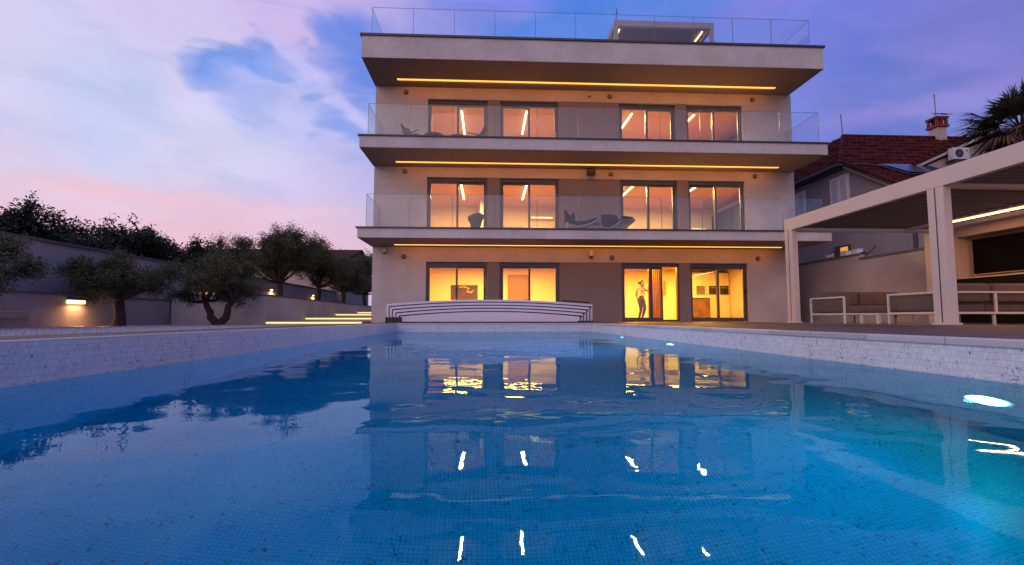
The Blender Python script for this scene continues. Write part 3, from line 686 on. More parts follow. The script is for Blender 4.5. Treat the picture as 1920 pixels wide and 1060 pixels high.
for j, (y0, z) in enumerate(((17.0, .02), (20.6, .16), (24.6, .35), (28.7, .50))):
    zb = -.1 if j == 0 else (.02, .16, .35)[j-1]
    x1 = -4.2 if j == 0 else -3.9
    g = MB(); g.box(-7.38, y0, -.2, x1 if y0 < 18 else -4.14, (20.58, 24.58, 28.68, 40)[j] if j else 20.58, z)
    g.v = [(x+5.8, y-17, zz+.1) for x, y, zz in g.v]; s = g.build('tread', M['steps'], stp)
    xr = -4.22 if j == 0 else -4.15
    g = MB(); g.box(-7.36, y0-.035, z-.075, xr, y0-.004, z-.025); g.v = [(x+5.8, y-17, zz+.1) for x, y, zz in g.v]; g.build('light_strip', LEDS, s)
def wall_lamp(x, y, z, label, s=1., power=8):
    t = thing('wall_lamp', label, 'wall lamp', (x, y, z), group='small amber lamps on the garden walls')
    MB().box(0, -.26*s, .045*s, .10*s, .26*s, .075*s).build('hood', M['cap'], t); MB().box(.0, -.25*s, -.04*s, .06*s, .25*s, .044*s).build('diffuser', LEDW, t)
    area_light('lamp_glow', t, (.11, 0, -.03), .1, .4*s, (1, .45, .16), power, (0, R(-25), 0))
wall_lamp(-10.499, 13.2, .53, 'glowing rectangular lamp on the low retaining wall left of the olive tree')
wall_lamp(-10.849, 20.2, 1.45, 'amber wall lamp shining through the second olive tree', .8, 30)
wall_lamp(-10.849, 25.5, 1.55, 'amber wall lamp behind the first terrace olive trunk', .5, 16)
wall_lamp(-10.849, 31.5, 1.55, 'small amber wall lamp between terrace olive trunks', .5, 16)
wall_lamp(-10.849, 38.0, 1.45, 'small amber wall lamp close to the villa corner', .5, 12)
t = thing('utility_box', 'pale square box on the low wall at the left edge of the frame', 'box', (-10.48, 11.6, .12)); MB().box(0, -.45, 0, .06, .3, .16).build('lid', M['plaster'], t, bevel=.01); MB().box(.06, -.4, .02, .07, .25, .14).build('panel', M['steps'], t)

# ------------------------------------------------------------------ trees
def leaves(mb_pts, n_each, spread, ll, lw, rng):
    P = np.array(mb_pts); n = len(P)*n_each
    c = np.repeat(P, n_each, 0)+rng.normal(0, spread, (n, 3))
    d = rng.normal(0, 1, (n, 3)); d[:, 2] = d[:, 2]*.7+.25; d /= np.linalg.norm(d, axis=1)[:, None]
    u = np.cross(d, rng.normal(0, 1, (n, 3))); u /= np.linalg.norm(u, axis=1)[:, None]
    l = ll*rng.uniform(.6, 1.3, (n, 1)); w_ = lw*rng.uniform(.7, 1.3, (n, 1))
    v = np.stack([c-d*l/2, c+u*w_/2-d*l*.05, c+d*l/2, c-u*w_/2-d*l*.05], 1).reshape(-1, 3)
    return v
def leafmesh(name, v, m, parent):
    n = len(v)//4; me = bpy.data.meshes.new(name)
    me.vertices.add(len(v)); me.vertices.foreach_set('co', v.astype(np.float32).ravel())
    me.loops.add(len(v)); me.loops.foreach_set('vertex_index', np.arange(len(v), dtype=np.int32))
    me.polygons.add(n); me.polygons.foreach_set('loop_start', np.arange(0, 4*n, 4, dtype=np.int32)); me.polygons.foreach_set('loop_total', np.full(n, 4, dtype=np.int32))
    me.update(); me.validate(); me.materials.append(m)
    o = bpy.data.objects.new(name, me); C.objects.link(o); o.parent = parent; return o
def tree(label, loc, h, rx, lobes, seed, trunk=.13, fork=.4, nleaf=55, twigs=26, m='olive', ll=.085, lw=.022, spread=.09, name='olive_tree', cat='tree', group=None, lean=.1, two=False, zlow=.42, lobr=.36):
    r = np.random.default_rng(seed); rd = random.Random(seed)
    t = thing(name, label, cat, loc, 0, group); g = MB()
    fz = h*fork; f0 = Vector((rd.uniform(-lean, lean), rd.uniform(-lean, lean), fz))
    def wob(a, b, r0, r1, n=5, amp=.05):
        pts = []; 
        for i in range(n+1):
            k = i/n; p = a.lerp(b, k)
            if 0 < i < n: p = p+Vector((rd.uniform(-1, 1), rd.uniform(-1, 1), rd.uniform(-.5, .5)))*amp
            pts.append(p)
        g.tube(pts, [r0+(r1-r0)*i/n for i in range(n+1)], 8); return pts
    stems = []
    if two:
        for sx in (-1, 1):
            e = Vector((sx*rx*.32, rd.uniform(-.1, .1), fz)); wob(Vector((sx*.05, 0, -.05)), e, trunk, trunk*.6, 5, .04); stems.append(e)
    else:
        pts = [Vector((0, 0, -.06)), Vector((0, 0, .03))]+[Vector((0, 0, 0)).lerp(f0, k)+Vector((rd.uniform(-1, 1)*.035, rd.uniform(-1, 1)*.035, 0)) for k in (.3, .55, .8)]+[f0+Vector((0, 0, .05))]
        g.tube(pts, [trunk*1.55, trunk*1.25, trunk*1.0, trunk*.92, trunk*.95, trunk*.6], 11); stems.append(f0)
    tips = []
    for i in range(lobes):
        a = 2*PI*(i+rd.random()*.6)/lobes; q = rd.random()
        rr = rx*(.35+.5*rd.random()) if i % 4 else rx*.1
        zc = h*(zlow+(.93-zlow)*rd.uniform(.15, 1)*(1-.45*(rr/rx)**2))
        c = Vector((math.cos(a)*rr, math.sin(a)*rr, zc-h*.08))
        s = min(stems, key=lambda e: (e-c).length)
        mid = s.lerp(c, .5)+Vector((0, 0, -.04*h)); wob(s, mid, trunk*.5, trunk*.3, 3, .03); wob(mid, c, trunk*.3, trunk*.12, 3, .04)
        R_ = rx*lobr*rd.uniform(.75, 1.2)
        for j in range(twigs):
            dvec = Vector(r.normal(0, 1, 3)); dvec.normalize(); q = c+Vector((dvec.x*R_, dvec.y*R_, dvec.z*R_*.72))*(rd.random()**.45)
            if rd.random() < .12: q += Vector((dvec.x*.1, dvec.y*.1, abs(dvec.z)*.3))*R_*1.6
            g.tube([c+Vector(r.normal(0, .03, 3)), c.lerp(q, .55)+Vector((0, 0, .02)), q], [.012, .008, .003], 4, False)
            tips.append(tuple(q)); 
            if j % 2: tips.append(tuple(c.lerp(q, .72)))
    g.build('trunk', M['bark'], t, smooth=True)
    leafmesh('crown', leaves(tips, nleaf//2, spread, ll, lw, r), M[m], t)
    return t
tree('rounded olive tree with a single thick trunk beside the glowing wall lamp', (-9.5, 13.35, -.12), 2.05, 1.36, 14, 11, trunk=.13, fork=.36, zlow=.5, lobr=.32, nleaf=100, spread=.075)
tree('forked olive tree standing before the end of the planter wall', (-8.1, 15.4, -.12), 2.25, 1.28, 12, 5, trunk=.13, fork=.33, two=True, zlow=.42, lobr=.38, nleaf=110, spread=.08)
tree('olive tree cut off by the left edge of the frame', (-9.75, 9.4, -.12), 2.35, 1.15, 12, 23, trunk=.14, fork=.34, zlow=.4, lobr=.38, nleaf=90, spread=.08)
tree('tall airy olive tree standing behind the forked olive tree', (-9.2, 18.6, .8), 2.95, 1.05, 10, 31, trunk=.09, fork=.3, zlow=.42, lobr=.34, nleaf=36, spread=.08)
row = [(-9.1, 22.3, 3.45, 1.8, 41), (-8.55, 25.6, 3.5, 1.8, 42), (-8.4, 29.6, 3.6, 1.9, 43), (-8.4, 34.5, 3.8, 1.9, 44)]
rl = ['first and tallest olive on the raised terrace', 'second olive on the raised terrace, its trunk beside a lamp', 'third olive on the raised terrace behind the steps', 'last terrace olive, touching the villa corner']
for i, (x, y, h, rx, sd) in enumerate(row):
    tree(rl[i], (x, y, .8), h*1.05, rx*.98, 14, sd, trunk=.13, fork=.24, zlow=.34, lobr=.42, nleaf=100, group='olive trees on the raised terrace', ll=.11, lw=.03, spread=.11)
# dark hedge trees beyond the boundary wall
bt = [(-14.2, 10.5, 4.9, 2.1), (-14.6, 13.2, 4.3, 1.9), (-14.0, 15.4, 4.3, 1.7), (-14.6, 17.8, 3.9, 1.7), (-14.0, 20.0, 3.8, 1.6), (-14.4, 22.6, 4.0, 1.6), (-14.2, 25.4, 4.5, 1.7), (-14, 28.6, 4.6, 1.6)]
bl = ['large dark tree beyond the boundary wall at the left edge of the frame', 'second dark tree from the left beyond the boundary wall', 'third dark tree from the left beyond the boundary wall, with upright shoots', 'fourth dark tree from the left beyond the boundary wall',
      'fifth dark tree from the left, above the single trunk olive', 'sixth dark tree from the left beyond the boundary wall', 'seventh, smaller dark tree near the end of the hedge', 'last small dark tree of the hedge beyond the wall']
bh = [.75, .80, .86, 1.0, 1.15, 1.12, .96, .80]
for i, (x, y, h, rx) in enumerate(bt):
    tree(bl[i], (x, y, -.15), h*bh[i], rx*1.1, 15, 60+i, trunk=.14, fork=.3, zlow=.3, lobr=.42, nleaf=70, m='dark', ll=.15, lw=.055, spread=.13, name='broadleaf_tree', group='dark trees beyond the boundary wall')
# low house behind the olives
t = thing('neighbour_bungalow', 'low house with a brown tiled roof behind the terrace olives', 'house', (-18, 36, 0))
MB().box(-4.5, 0, -.2, 7.6, 8, 4.3).build('wall', M['cream'], t); MB().prism([(-.5, 4.3), (4, 5.6), (8.5, 4.3), (8.5, 4.2), (-.5, 4.2)], 'x', -5, 8).build('roof', M['tile'], t)
MB().box(2.6, 1.8, 4.6, 3.2, 2.4, 5.9).build('chimney', M['brick'], t)
t = thing('street_lamp', 'thin street lamp with a short arm above the boundary wall', 'street lamp', (-16.2, 30, -.15)); MB().tube([(0, 0, 0), (0, 0, 4.75)], [.05, .03], 8).build('pole', M['cap'], t); MB().bar((0, 0, 4.74), (-.62, 0, 4.8), .06, .04).build('lamp_head', M['cap'], t)

# ------------------------------------------------------------------ right: pergola
pg = thing('pergola', 'large white pergola with louvred roof over the seating area', 'pergola', (8.15, 13.15, 0)); o_ = Vector((8.15, 13.15, 0))
def PG(mb, name, m, parent=None, **k): mb.v = [(x-o_.x, y-o_.y, z) for x, y, z in mb.v]; return mb.build(name, m, parent or pg, **k)
for y in (12.82, 8.38, 3.95):
    p = PG(MB().box(8.15, y, 0, 8.30, y+.33, 2.49), 'post', M['pergola'], bevel=.006)
    PG(MB().box(8.145, y+.155, .0, 8.149, y+.175, 2.49), 'joint_line', M['cap'], p); PG(MB().box(8.12, y-.03, 0, 8.33, y+.36, .035), 'base_plate', M['pergola'], p)
for y in (12.82, 3.95): PG(MB().box(12.15, y, 0, 12.30, y+.33, 2.49), 'post', M['pergola'])
PG(MB().box(8.15, 3.95, 2.491, 8.27, 13.15, 2.81), 'beam', M['pergola'], bevel=.006)
PG(MB().box(12.15, 3.95, 2.491, 12.30, 13.15, 2.81), 'beam', M['pergola'])
for y in (13.03, 8.48, 3.95): PG(MB().box(8.271, y, 2.491, 12.149, y+.12, 2.75), 'beam', M['pergola'])
g = MB()
y = 4.15
while y < 12.95:
    if not (8.3 < y < 8.66): g.prism([(y, 2.645), (y+.19, 2.59), (y+.19, 2.565), (y+.222, 2.565), (y+.222, 2.60), (y, 2.665)], 'x', 8.33, 12.10)
    y += .205
PG(g, 'louvre_roof', M['louvre'])
PG(MB().box(11.55, 4.2, 2.50, 11.60, 11.9, 2.53), 'light_strip', emis('pergola_led', (1, .50, .17, 1), 7.))
PG(MB().box(11.45, 4.1, 2.531, 11.70, 13.0, 2.58), 'light_rail', M['pergola'])
area_light('led_glow', pg, (11.5-8.15, 8.3-13.15, 2.48), .1, 7.5, (1, .42, .22), 75)
PG(MB().box(8.275, 4.2, 2.54, 8.29, 12.9, 2.56), 'light_strip', emis('pergola_led_dim', (1, .42, .10, 1), 1.2))
# boundary wall with tv niche
wallthing('pinkish boundary wall with a dark coping behind the seating area', [(12.5, 13.0, -.2, 12.75, 16, 2.09), (12.5, 16, -.2, 12.75, 24, 2.25)], [(12.46, 13.0, 2.091, 12.79, 16, 2.15), (12.46, 16, 2.251, 12.79, 24, 2.31)], M['cream'])
t = thing('outdoor_tv_wall', 'plastered wall block with a deep niche for the television', 'wall', (12.3, 8, 0))
g = MB(); g.box(.15, -4.2, -.1, .75, 4.95, 1.18); g.box(.15, -4.2, 2.26, .75, 4.95, 2.7); g.box(.15, 4.50, 1.181, .75, 4.95, 2.259); g.box(.55, -4.2, 1.181, .75, 4.499, 2.259); g.build('wall_body', M['cream'], t)
t = thing('television', 'big black television in the niche behind the sofa', 'television', (12.72, 11.5, 1.72))
MB().box(-.05, -1.35, -.46, .0, .80, .44).build('screen', pbr('tv_screen', (.003, .003, .004), .35, var=.0, spec=.03), t); MB().box(-.06, -1.38, -.48, -.051, .83, -.461).build('bezel', M['chrome'], t)
t = thing('sideboard', 'black low sideboard under the outdoor television', 'sideboard', (12.1, 10.9, 0)); MB().box(0, -1.8, .4, .33, 1.45, 1.12).build('body', M['matt'], t); MB().box(0.02, -1.7, 0, .3, 1.3, .399).build('plinth', M['matt'], t)
# sofas
def cushion(mb_parent, x0, y0, z0, x1, y1, z1, m='cushion', name='seat_cushion', b=.045):
    o = MB().box(x0, y0, z0, x1, y1, z1).build(name, M[m], mb_parent)
    mod = o.modifiers.new('bevel', 'BEVEL'); mod.width = b; mod.segments = 4
    for p in o.data.polygons: p.use_smooth = True
    return o
def sofa(label, loc, rz, Lx, n, dep=1.15):
    """open frame sofa: back at y=0, seat faces +y, left arm at x=0"""
    t = thing('sofa', label, 'sofa', loc, rz); g = MB(); w_ = .036; ht = .64
    for x in (0, Lx-w_):
        for y in (0, dep-w_): g.box(x, y, 0, x+w_, y+w_, ht-w_)
        g.box(x, 0, ht-w_+.001, x+w_, dep, ht)
        g.box(x, w_, .20, x+w_, dep-w_, .24)
    g.box(w_, 0, ht-w_, Lx-w_, w_, ht-.001); g.box(w_, 0, .20, Lx-w_, w_, .24); g.box(w_, dep-w_, .20, Lx-w_, dep, .24)
    k = int(Lx/.85)
    for i in range(1, k): g.box(i*Lx/k, .001, .241, i*Lx/k+.04, w_-.001, ht-w_-.001); g.box(i*Lx/k, .05, 0, i*Lx/k+.04, .09, .199)
    g.build('frame', M['white'], t)
    g = MB(); 
    for i in range(12): g.box(w_+.005, .06+i*(dep-.14)/12, .205, Lx-w_-.005, .06+i*(dep-.14)/12+.05, .238)
    g.build('slats', M['white'], t)
    sw = (Lx-2*w_-.02)/n
    for i in range(n):
        x = w_+.01+i*sw; cushion(t, x+.005, .20, .245, x+sw-.005, dep-.02, .42); c = cushion(t, x+.01, .06, .43, x+sw-.01, .27, .80, name='back_cushion', b=.07)
    cushion(t, w_+.002, .1, .26, w_+.17, dep-.03, .60, name='side_cushion'); cushion(t, Lx-w_-.17, .1, .26, Lx-w_-.002, dep-.03, .60, name='side_cushion')
    return t
sofa('long white framed sofa seen from behind, brown cushions, right of the near pergola post', (8.72, 9.15, 0), 0, 3.3, 3, 1.3)
sofa('shorter white framed sofa with brown cushions facing the long sofa', (10.75, 12.65, 0), PI, 2.3, 2, 1.25)
t = thing('coffee_table', 'low white coffee table between the two sofas', 'table', (8.75, 10.75, 0))
MB().box(0, 0, .19, .9, .55, .235).build('tabletop', M['white'], t, bevel=.006)
for x, y in ((0, 0), (.84, 0), (0, .49), (.84, .49)): MB().box(x, y, 0, x+.06, y+.06, .189).build('leg', M['white'], t)

# ------------------------------------------------------------------ right: neighbour house
nh = thing('neighbour_house', 'grey house with red tiled roof, white shutters and brick chimney beyond the boundary wall', 'house', (14.5, 19, 0))
def NH(mb, name, m, parent=None, **k): mb.v = [(x-14.5, y-19, z) for x, y, z in mb.v]; return mb.build(name, m, parent or nh, **k)
X0 = 14.55
g = MB(); g.prism([(14.2, -.2), (14.2, 3.45), (18.9, 6.30), (24.0, 6.30), (24.0, -.2)], 'x', X0, X0+.3)
g.box(X0+.3, 14.2, -.2, 26, 14.5, 3.4); g.box(X0+.3, 23.7, -.2, 26, 24.0, 6.2); NH(g, 'wall', M['nbwall'])
def tile_roof(c00, c10, c11, c01, cols, rows, amp=.045, step=.035):
    """tiles: columns along c00->c10 (eave), rows up the slope"""
    c00, c10, c11, c01 = map(Vector, (c00, c10, c11, c01)); nrm = (c10-c00).cross(c01-c00).normalized()
    if nrm.z < 0: nrm = -nrm
    g = MB(); sx = 4
    for j in range(rows):
        for e, jj in ((0, j/rows), (1, (j+1.0)/rows)):
            for i in range(cols*sx+1):
                u = i/(cols*sx); a = c00.lerp(c10, u).lerp(c01.lerp(c11, u), jj)
                hh = amp*abs(math.sin(PI*i/sx))+(step if e == 0 else 0)+.01*math.sin(i*12.9+j*78.2)
                g.v.append(tuple(a+nrm*hh))
        b = j*2*(cols*sx+1); n = cols*sx+1
        for i in range(cols*sx): g.f.append((b+i, b+i+1, b+n+i+1, b+n+i))
        if j:
            for i in range(cols*sx): g.f.append((b-n+i, b-n+i+1, b+i+1, b+i))
    return g
rA, rB = (15.95, 21.1, 8.27), (20.3, 21.1, 8.27)     # ridge ends
cor = (14.2, 19.05, 6.38)
# front plane: upper part (ridge to eave-corner level) and lower part down to the verge
g = tile_roof(cor, (24.5, 19.05, 6.38), (24.5, 21.1, 8.27), rA, 34, 8); NH(g, 'roof', M['tile'])
g = tile_roof((14.25, 14.3, 3.5), (24.5, 14.3, 3.5), (24.5, 19.05, 6.38), cor, 34, 16); NH(g, 'roof', M['tile'])
g = tile_roof((14.2, 25.0, 6.38), cor, rA, (15.95, 23.6, 8.27), 20, 9); NH(g, 'roof', M['tile'])
g = MB(); dz = -.05
for q in ((cor, (24.5, 19.05, 6.38), (24.5, 21.1, 8.27), rA), ((14.25, 14.3, 3.5), (24.5, 14.3, 3.5), (24.5, 19.05, 6.38), cor), ((14.2, 25.0, 6.38), cor, rA, (15.95, 23.6, 8.27)), (rA, (24.5, 21.1, 8.27), (24.5, 23.6, 8.27), (15.95, 23.6, 8.27))):
    g.quad(*[(a, b, c+dz) for a, b, c in q])
g.box(14.22, 19.06, 6.22, 14.9, 24.9, 6.30); NH(g, 'roof_underlay', M['cap'])
NH(MB().bar((14.2, 19.02, 6.42), (24.5, 19.02, 6.42), .10, .05), 'ridge_tiles', M['tile'])
g = MB(); g.tube([rA, cor], .09, 8); g.tube([(14.3, 19.0, 6.42), (14.3, 14.3, 3.58)], .08, 8)
for i in range(24): x = 15.95+i*.36; g.tube([(x, 21.1, 8.30), (x+.34, 21.1, 8.32)], [.10, .085], 8)
NH(g, 'ridge_tiles', M['tile'], smooth=True)
NH(MB().bar((15.95, 21.16, 8.40), (20.5, 21.16, 8.40), .10, .035).bar((15.85, 21.5, 8.30), (15.5, 22.1, 7.9), .05, .04), 'ridge_flashing', M['leadmetal'])
NH(MB().tube([(14.12, 19.0, 6.30), (14.12, 25, 6.30)], .07).tube([(14.12, 19.0, 6.30), (14.6, 18.6, 6.22), (15.2, 18.5, 6.16)], .045), 'gutter', M['cap'])
NH(MB().prism([(14.25, 3.30), (19.0, 6.18), (19.0, 6.33), (14.25, 3.47)], 'x', 14.30, X0-.001), 'verge_board', M['cream'])
def shutter(yc, w_, z0, z1):
    f = MB(); f.box(X0-.03, yc-w_/2-.07, z0-.07, X0-.001, yc+w_/2+.07, z1+.07); fr = NH(f, 'window', M['shutter'])
    for s in (-1, 1):
        a, b = (yc-w_/2, yc-.01) if s < 0 else (yc+.01, yc+w_/2)
        g = MB(); g.box(X0-.075, a, z0, X0-.035, a+.06, z1); g.box(X0-.075, b-.06, z0, X0-.035, b, z1); g.box(X0-.075, a+.06, z0, X0-.035, b-.06, z0+.07); g.box(X0-.075, a+.06, z1-.07, X0-.035, b-.06, z1)
        n = 14
        for i in range(n):
            z = z0+.08+i*(z1-z0-.16)/n; g.prism([(X0-.07, z), (X0-.065, z-.01), (X0-.04, z+.045), (X0-.045, z+.055)], 'y', a+.061, b-.061)
        NH(g, 'shutter', M['shutter'], fr)
    NH(MB().box(X0-.12, yc-w_/2-.1, z0-.13, X0-.001, yc+w_/2+.1, z0-.072), 'sill', M['shutter'], fr)
shutter(19.55, 1.0, 4.82, 5.92); shutter(22.3, 1.0, 4.82, 5.92); shutter(13.55+1.4, 1.0, 2.4, 3.3)
NH(MB().box(X0-.04, 19.1, 2.3, X0-.001, 20.0, 3.1), 'window', M['frame']); NH(MB().box(X0-.05, 19.2, 2.38, X0-.041, 19.62, 3.02), 'lit_pane', emis('lit_pane', (1, .38, .05, 1), .9))
NH(MB().tube([(X0-.08, 16.0, -.1), (X0-.08, 16.0, 4.4)], .06), 'downpipe', M['cap'])
# chimney
ch = NH(MB().box(20.25, 20.9, 7.9, 20.68, 21.33, 8.75), 'chimney', M['cream'])
g = MB()
for x in (20.20, 20.42, 20.64):
    for y in (20.86, 21.28): g.box(x-.0, y, 8.851, x+.10, y+.10, 9.149)
g.box(20.17, 20.83, 8.752, 20.77, 21.41, 8.85); g.box(20.17, 20.83, 9.15, 20.77, 21.41, 9.24); NH(g, 'chimney_cap', M['brick'], ch)
NH(tile_roof((20.08, 20.75, 9.25), (20.86, 20.75, 9.25), (20.76, 21.12, 9.42), (20.18, 21.12, 9.42), 5, 2, .03, .03), 'cap_tiles', M['brick'], ch)
NH(MB().tube([(20.5, 21.2, 9.3), (20.5, 21.2, 10.4)], .015).tube([(20.42, 21.2, 10.3), (20.5, 21.2, 10.38)], .012), 'aerial', M['cap'], ch)
NH(MB().tube([(16.0, 21.15, 8.3), (15.95, 21.15, 9.35)], .018), 'aerial', M['cap'])
# dormer
dm = NH(MB().prism([(17.0, 6.02), (20.0, 7.25), (20.8, 7.05), (20.8, 5.6), (17.0, 5.6)], 'y', 18.45, 21.0), 'dormer', M['cream'])
NH(tile_roof((16.7, 18.25, 6.10), (16.7, 21.2, 6.10), (20.05, 21.2, 7.62), (20.05, 18.25, 7.62), 9, 12), 'dormer_roof', M['tile'], dm)
NH(tile_roof((21.4, 18.25, 7.2), (21.4, 21.2, 7.2), (20.05, 21.2, 7.62), (20.05, 18.25, 7.62), 9, 5), 'dormer_roof', M['tile'], dm)
NH(MB().bar((16.75, 18.3, 6.04), (20.05, 18.3, 7.52), .06, .10), 'barge_board', M['cream'], dm)
g = MB(); g.bar((19.3, 18.44, 7.2), (19.45, 18.44, 7.28), .04, .3); 
sk = NH(MB().quad((15.6, 17.35, 5.46), (17.9, 17.35, 5.46), (17.3, 18.6, 6.22), (15.35, 18.6, 6.22)), 'skylight', M['frame'])
NH(MB().quad((15.75, 17.41, 5.56), (17.75, 17.41, 5.56), (17.2, 18.5, 6.22), (15.5, 18.5, 6.22)), 'pane', pbr('skylight_pane', (.06, .07, .10), .15, var=.02), sk)
# air conditioner
t = thing('air_conditioner', 'white outdoor air conditioning unit under the dormer eave', 'air conditioner', (18.35, 18.1, 6.28))
MB().box(-.40, -.15, 0, .40, .15, .56).build('casing', M['white'], t, bevel=.015)
f = MB().disc((-.13, -.151, .28), (0, -1, 0), .20, .02, 24).build('fan_grille', M['cap'], t); MB().disc((-.13, -.172, .28), (0, -1, 0), .05, .01, 12).build('hub', M['louvre'], f)
t.scale = (.82, .82, .82); MB().disc((.26, -.151, .40), (0, -1, 0), .045, .004, 14).build('round_emblem', pbr('emblem_red', (.35, .02, .04), .5), t)
MB().box(-.35, -.1, -.08, -.30, .34, -.001).box(.30, -.1, -.08, .35, .34, -.001).build('bracket', M['cap'], t)
# things along the wall top
lab = ['pale folded rack resting on the boundary wall, left of the others', 'small white carton on the boundary wall beside the pipes', 'small white carton with leaning rods at the step of the boundary wall']
for i, (y, z, w_) in enumerate(((17.6, 2.31, .42), (16.8, 2.31, .28), (16.25, 2.31, .24))):
    t = thing('storage_box' if i else 'drying_rack', lab[i], 'box' if i else 'rack', (12.62, y, z))
    if i: MB().box(-.1, -w_/2, .001, .1, w_/2, .15).build('body', M['shutter'], t, bevel=.01); MB().box(-.11, -w_/2-.01, .151, .11, w_/2+.01, .17).build('lid', M['white'], t)
    else:
        g = MB()
        for a, b in (((-.08, -.2, .0), (.05, -.2, .22)), ((-.08, .2, .0), (.05, .2, .22)), ((.05, -.2, .22), (.05, .2, .22)), ((-.08, -.2, .02), (-.08, .2, .02))): g.tube([a, b], .012, 6)
        g.build('frame', M['cap'], t); MB().box(-.05, -.19, .03, .0, .19, .16).build('sheet', M['shutter'], t)
t = thing('leaning_rod', 'thin dark rod jutting up from the boundary wall coping', 'rod', (12.62, 15.9, 2.16)); MB().tube([(0, .1, 0), (0, -.45, .30)], .016, 6).build('rod', M['cap'], t); MB().tube([(0, .35, .18), (0, .0, .16)], .03, 6).build('grip', M['cap'], t)

# palm
def palm(loc, h, label, seed=3):
    rd = random.Random(seed); t = thing('palm_tree', label, 'palm', loc); g = MB()
    g.tube([(0, 0, -.2), (.05, 0, h*.5), (0, 0, h)], [.16, .14, .17], 12).build('trunk', M['bark'], t, smooth=True)
    def fan(mb, az, el, pl, fl, droop):
        d = Vector((math.cos(az)*math.cos(el), math.sin(az)*math.cos(el), math.sin(el))); o = Vector((0, 0, h-.05)); e = o+d*pl
        side = d.cross(Vector((0, 0, 1))).normalized(); up = side.cross(d)
        mb.tube([o, o+d*pl*.5, e], [.016, .012, .01], 5)
        n = 26
        for i in range(n):
            a = (i/(n-1)-.5)*R(230); q = d*math.cos(a)+side*math.sin(a)+up*.12*math.cos(3*a); l = fl*(.72+.28*math.cos(a))*rd.uniform(.85, 1.08)
            q.normalize(); sd = q.cross(up).normalized()*.024; mid = e+q*l*.55; tip = e+q*l+Vector((0, 0, -droop*rd.uniform(.5, 1.3)*l))
            mb.quad(e+sd*.3, mid+sd, mid-sd, e-sd*.3); mb.quad(mid+sd, tip, mid-sd)
    gr = MB(); dr = MB()
    for i in range(46): fan(gr, rd.uniform(0, 2*PI), R(rd.uniform(-15, 80)), rd.uniform(.5, .95), rd.uniform(.7, .95), .2)
    for i in range(64): fan(dr, rd.uniform(0, 2*PI), R(rd.uniform(-80, -10)), rd.uniform(.35, .95), rd.uniform(.6, .85), .3)
    gr.build('crown', M['palm'], t); dr.build('dry_skirt', M['palmdry'], t); return t
palm((15.75, 13.6, -.15), 5.95, 'fan palm with a shaggy brown skirt rising behind the pergola', 3)

# ------------------------------------------------------------------ balcony furniture
def shell_chair(label, loc, rz, s=1., group=None):
    """low lounge chair: splayed dark legs, tilted bucket of back and seat, head cushion"""
    t = thing('lounge_chair', label, 'chair', loc, rz, group)
    g = MB()
    for x in (-.27, .27):
        g.bar((x, -.30, 0), (x*.8, -.12, .34), .035); g.bar((x, .36, 0), (x*.8, .12, .34), .035); g.bar((x, -.34, .50), (x*.95, .42, .36), .035); g.bar((x*.8, .12, .34), (x*.95, .40, .5), .03)
    g.build('frame', M['door'], t)
    g = MB(); prof = []; n = 9
    for i in range(n):
        a = -1+2*i/(n-1); prof.append(a)
    rows = [(-.36, .36, .02), (-.1, .32, .05), (.16, .30, .08), (.28, .45, .10), (.36, .66, .08), (.42, .84, .05)]
    for (y, z, cv) in rows:
        for a in prof: g.v.append((a*.31, y-cv*a*a*.6, z+cv*a*a*1.2))
    for j in range(len(rows)-1):
        for i in range(n-1): b = j*n+i; g.f.append((b, b+1, b+n+1, b+n))
    o = g.build('seat_shell', M['greyfab'], t, smooth=True); m = o.modifiers.new('thick', 'SOLIDIFY'); m.thickness = .11; m2_ = o.modifiers.new('sub', 'SUBSURF'); m2_.levels = 1; m2_.render_levels = 1
    t.scale = (s, s, s); return t
z3 = ST[1]+.03
c0 = shell_chair('grey lounge chair at the left end of the top balcony, facing right', (-2.55, 16.85, z3), R(70), .85, 'grey lounge chairs on the top balcony')
c0.children[0].data.materials[0] = M['cap']
c1 = copy_tree(c0); place(c1, (-.42, 16.9, z3), R(-92), 'grey lounge chair on the top balcony before the leftmost glass door, facing left')
def pouf(label, loc, s=1.):
    t = thing('pouf', label, 'pouf', loc, group='dark round poufs on the top balcony')
    MB().tube([(0, 0, .0), (0, 0, .02), (0, 0, .12), (0, 0, .26), (0, 0, .34), (0, 0, .40), (0, 0, .415)], [.28, .38, .44, .42, .32, .16, .03], 20).build('cushion', M['dkfab'], t, smooth=True)
    MB().disc((0, 0, -.018), (0, 0, 1), .3, .018).build('base', M['black'], t); t.scale = (s,)*3
pouf('dark round pouf on the top balcony beside the left lounge chair', (-1.85, 16.8, z3+.04), .95); pouf('dark round pouf on the top balcony next to the glowing tube', (-1.05, 16.9, z3+.04), .9)
# egg shaped chair behind the middle balustrade
t = thing('armchair', 'grey rounded high-backed armchair on the middle balcony before the leftmost glass door', 'chair', (-.42, 17.2, ST[0]+.03))
g = MB(); n = 16; prof = [(.0, .12), (.08, .19), (.30, .20), (.5, .24), (.68, .32), (.82, .33), (.90, .20)]
for z, r_ in prof:
    for i in range(n+1):
        a = PI*(i/n)+PI; g.v.append((math.cos(a)*r_*(1+.06*math.cos(2*a)), math.sin(a)*r_*.7, z+(.05*math.cos(a+.6) if z > .6 else 0)))
for j in range(len(prof)-1):
    for i in range(n): b = j*(n+1)+i; g.f.append((b, b+1, b+n+2, b+n+1))
o = g.build('shell', M['greyfab'], t, smooth=True); m_ = o.modifiers.new('s', 'SOLIDIFY'); m_.thickness = .06
t.scale = (.80, .80, .80); cushion(t, -.2, -.12, .20, .2, .12, .36); MB().tube([(0, 0, 0), (0, 0, .2)], [.05, .03], 10).build('pedestal', M['cap'], t)
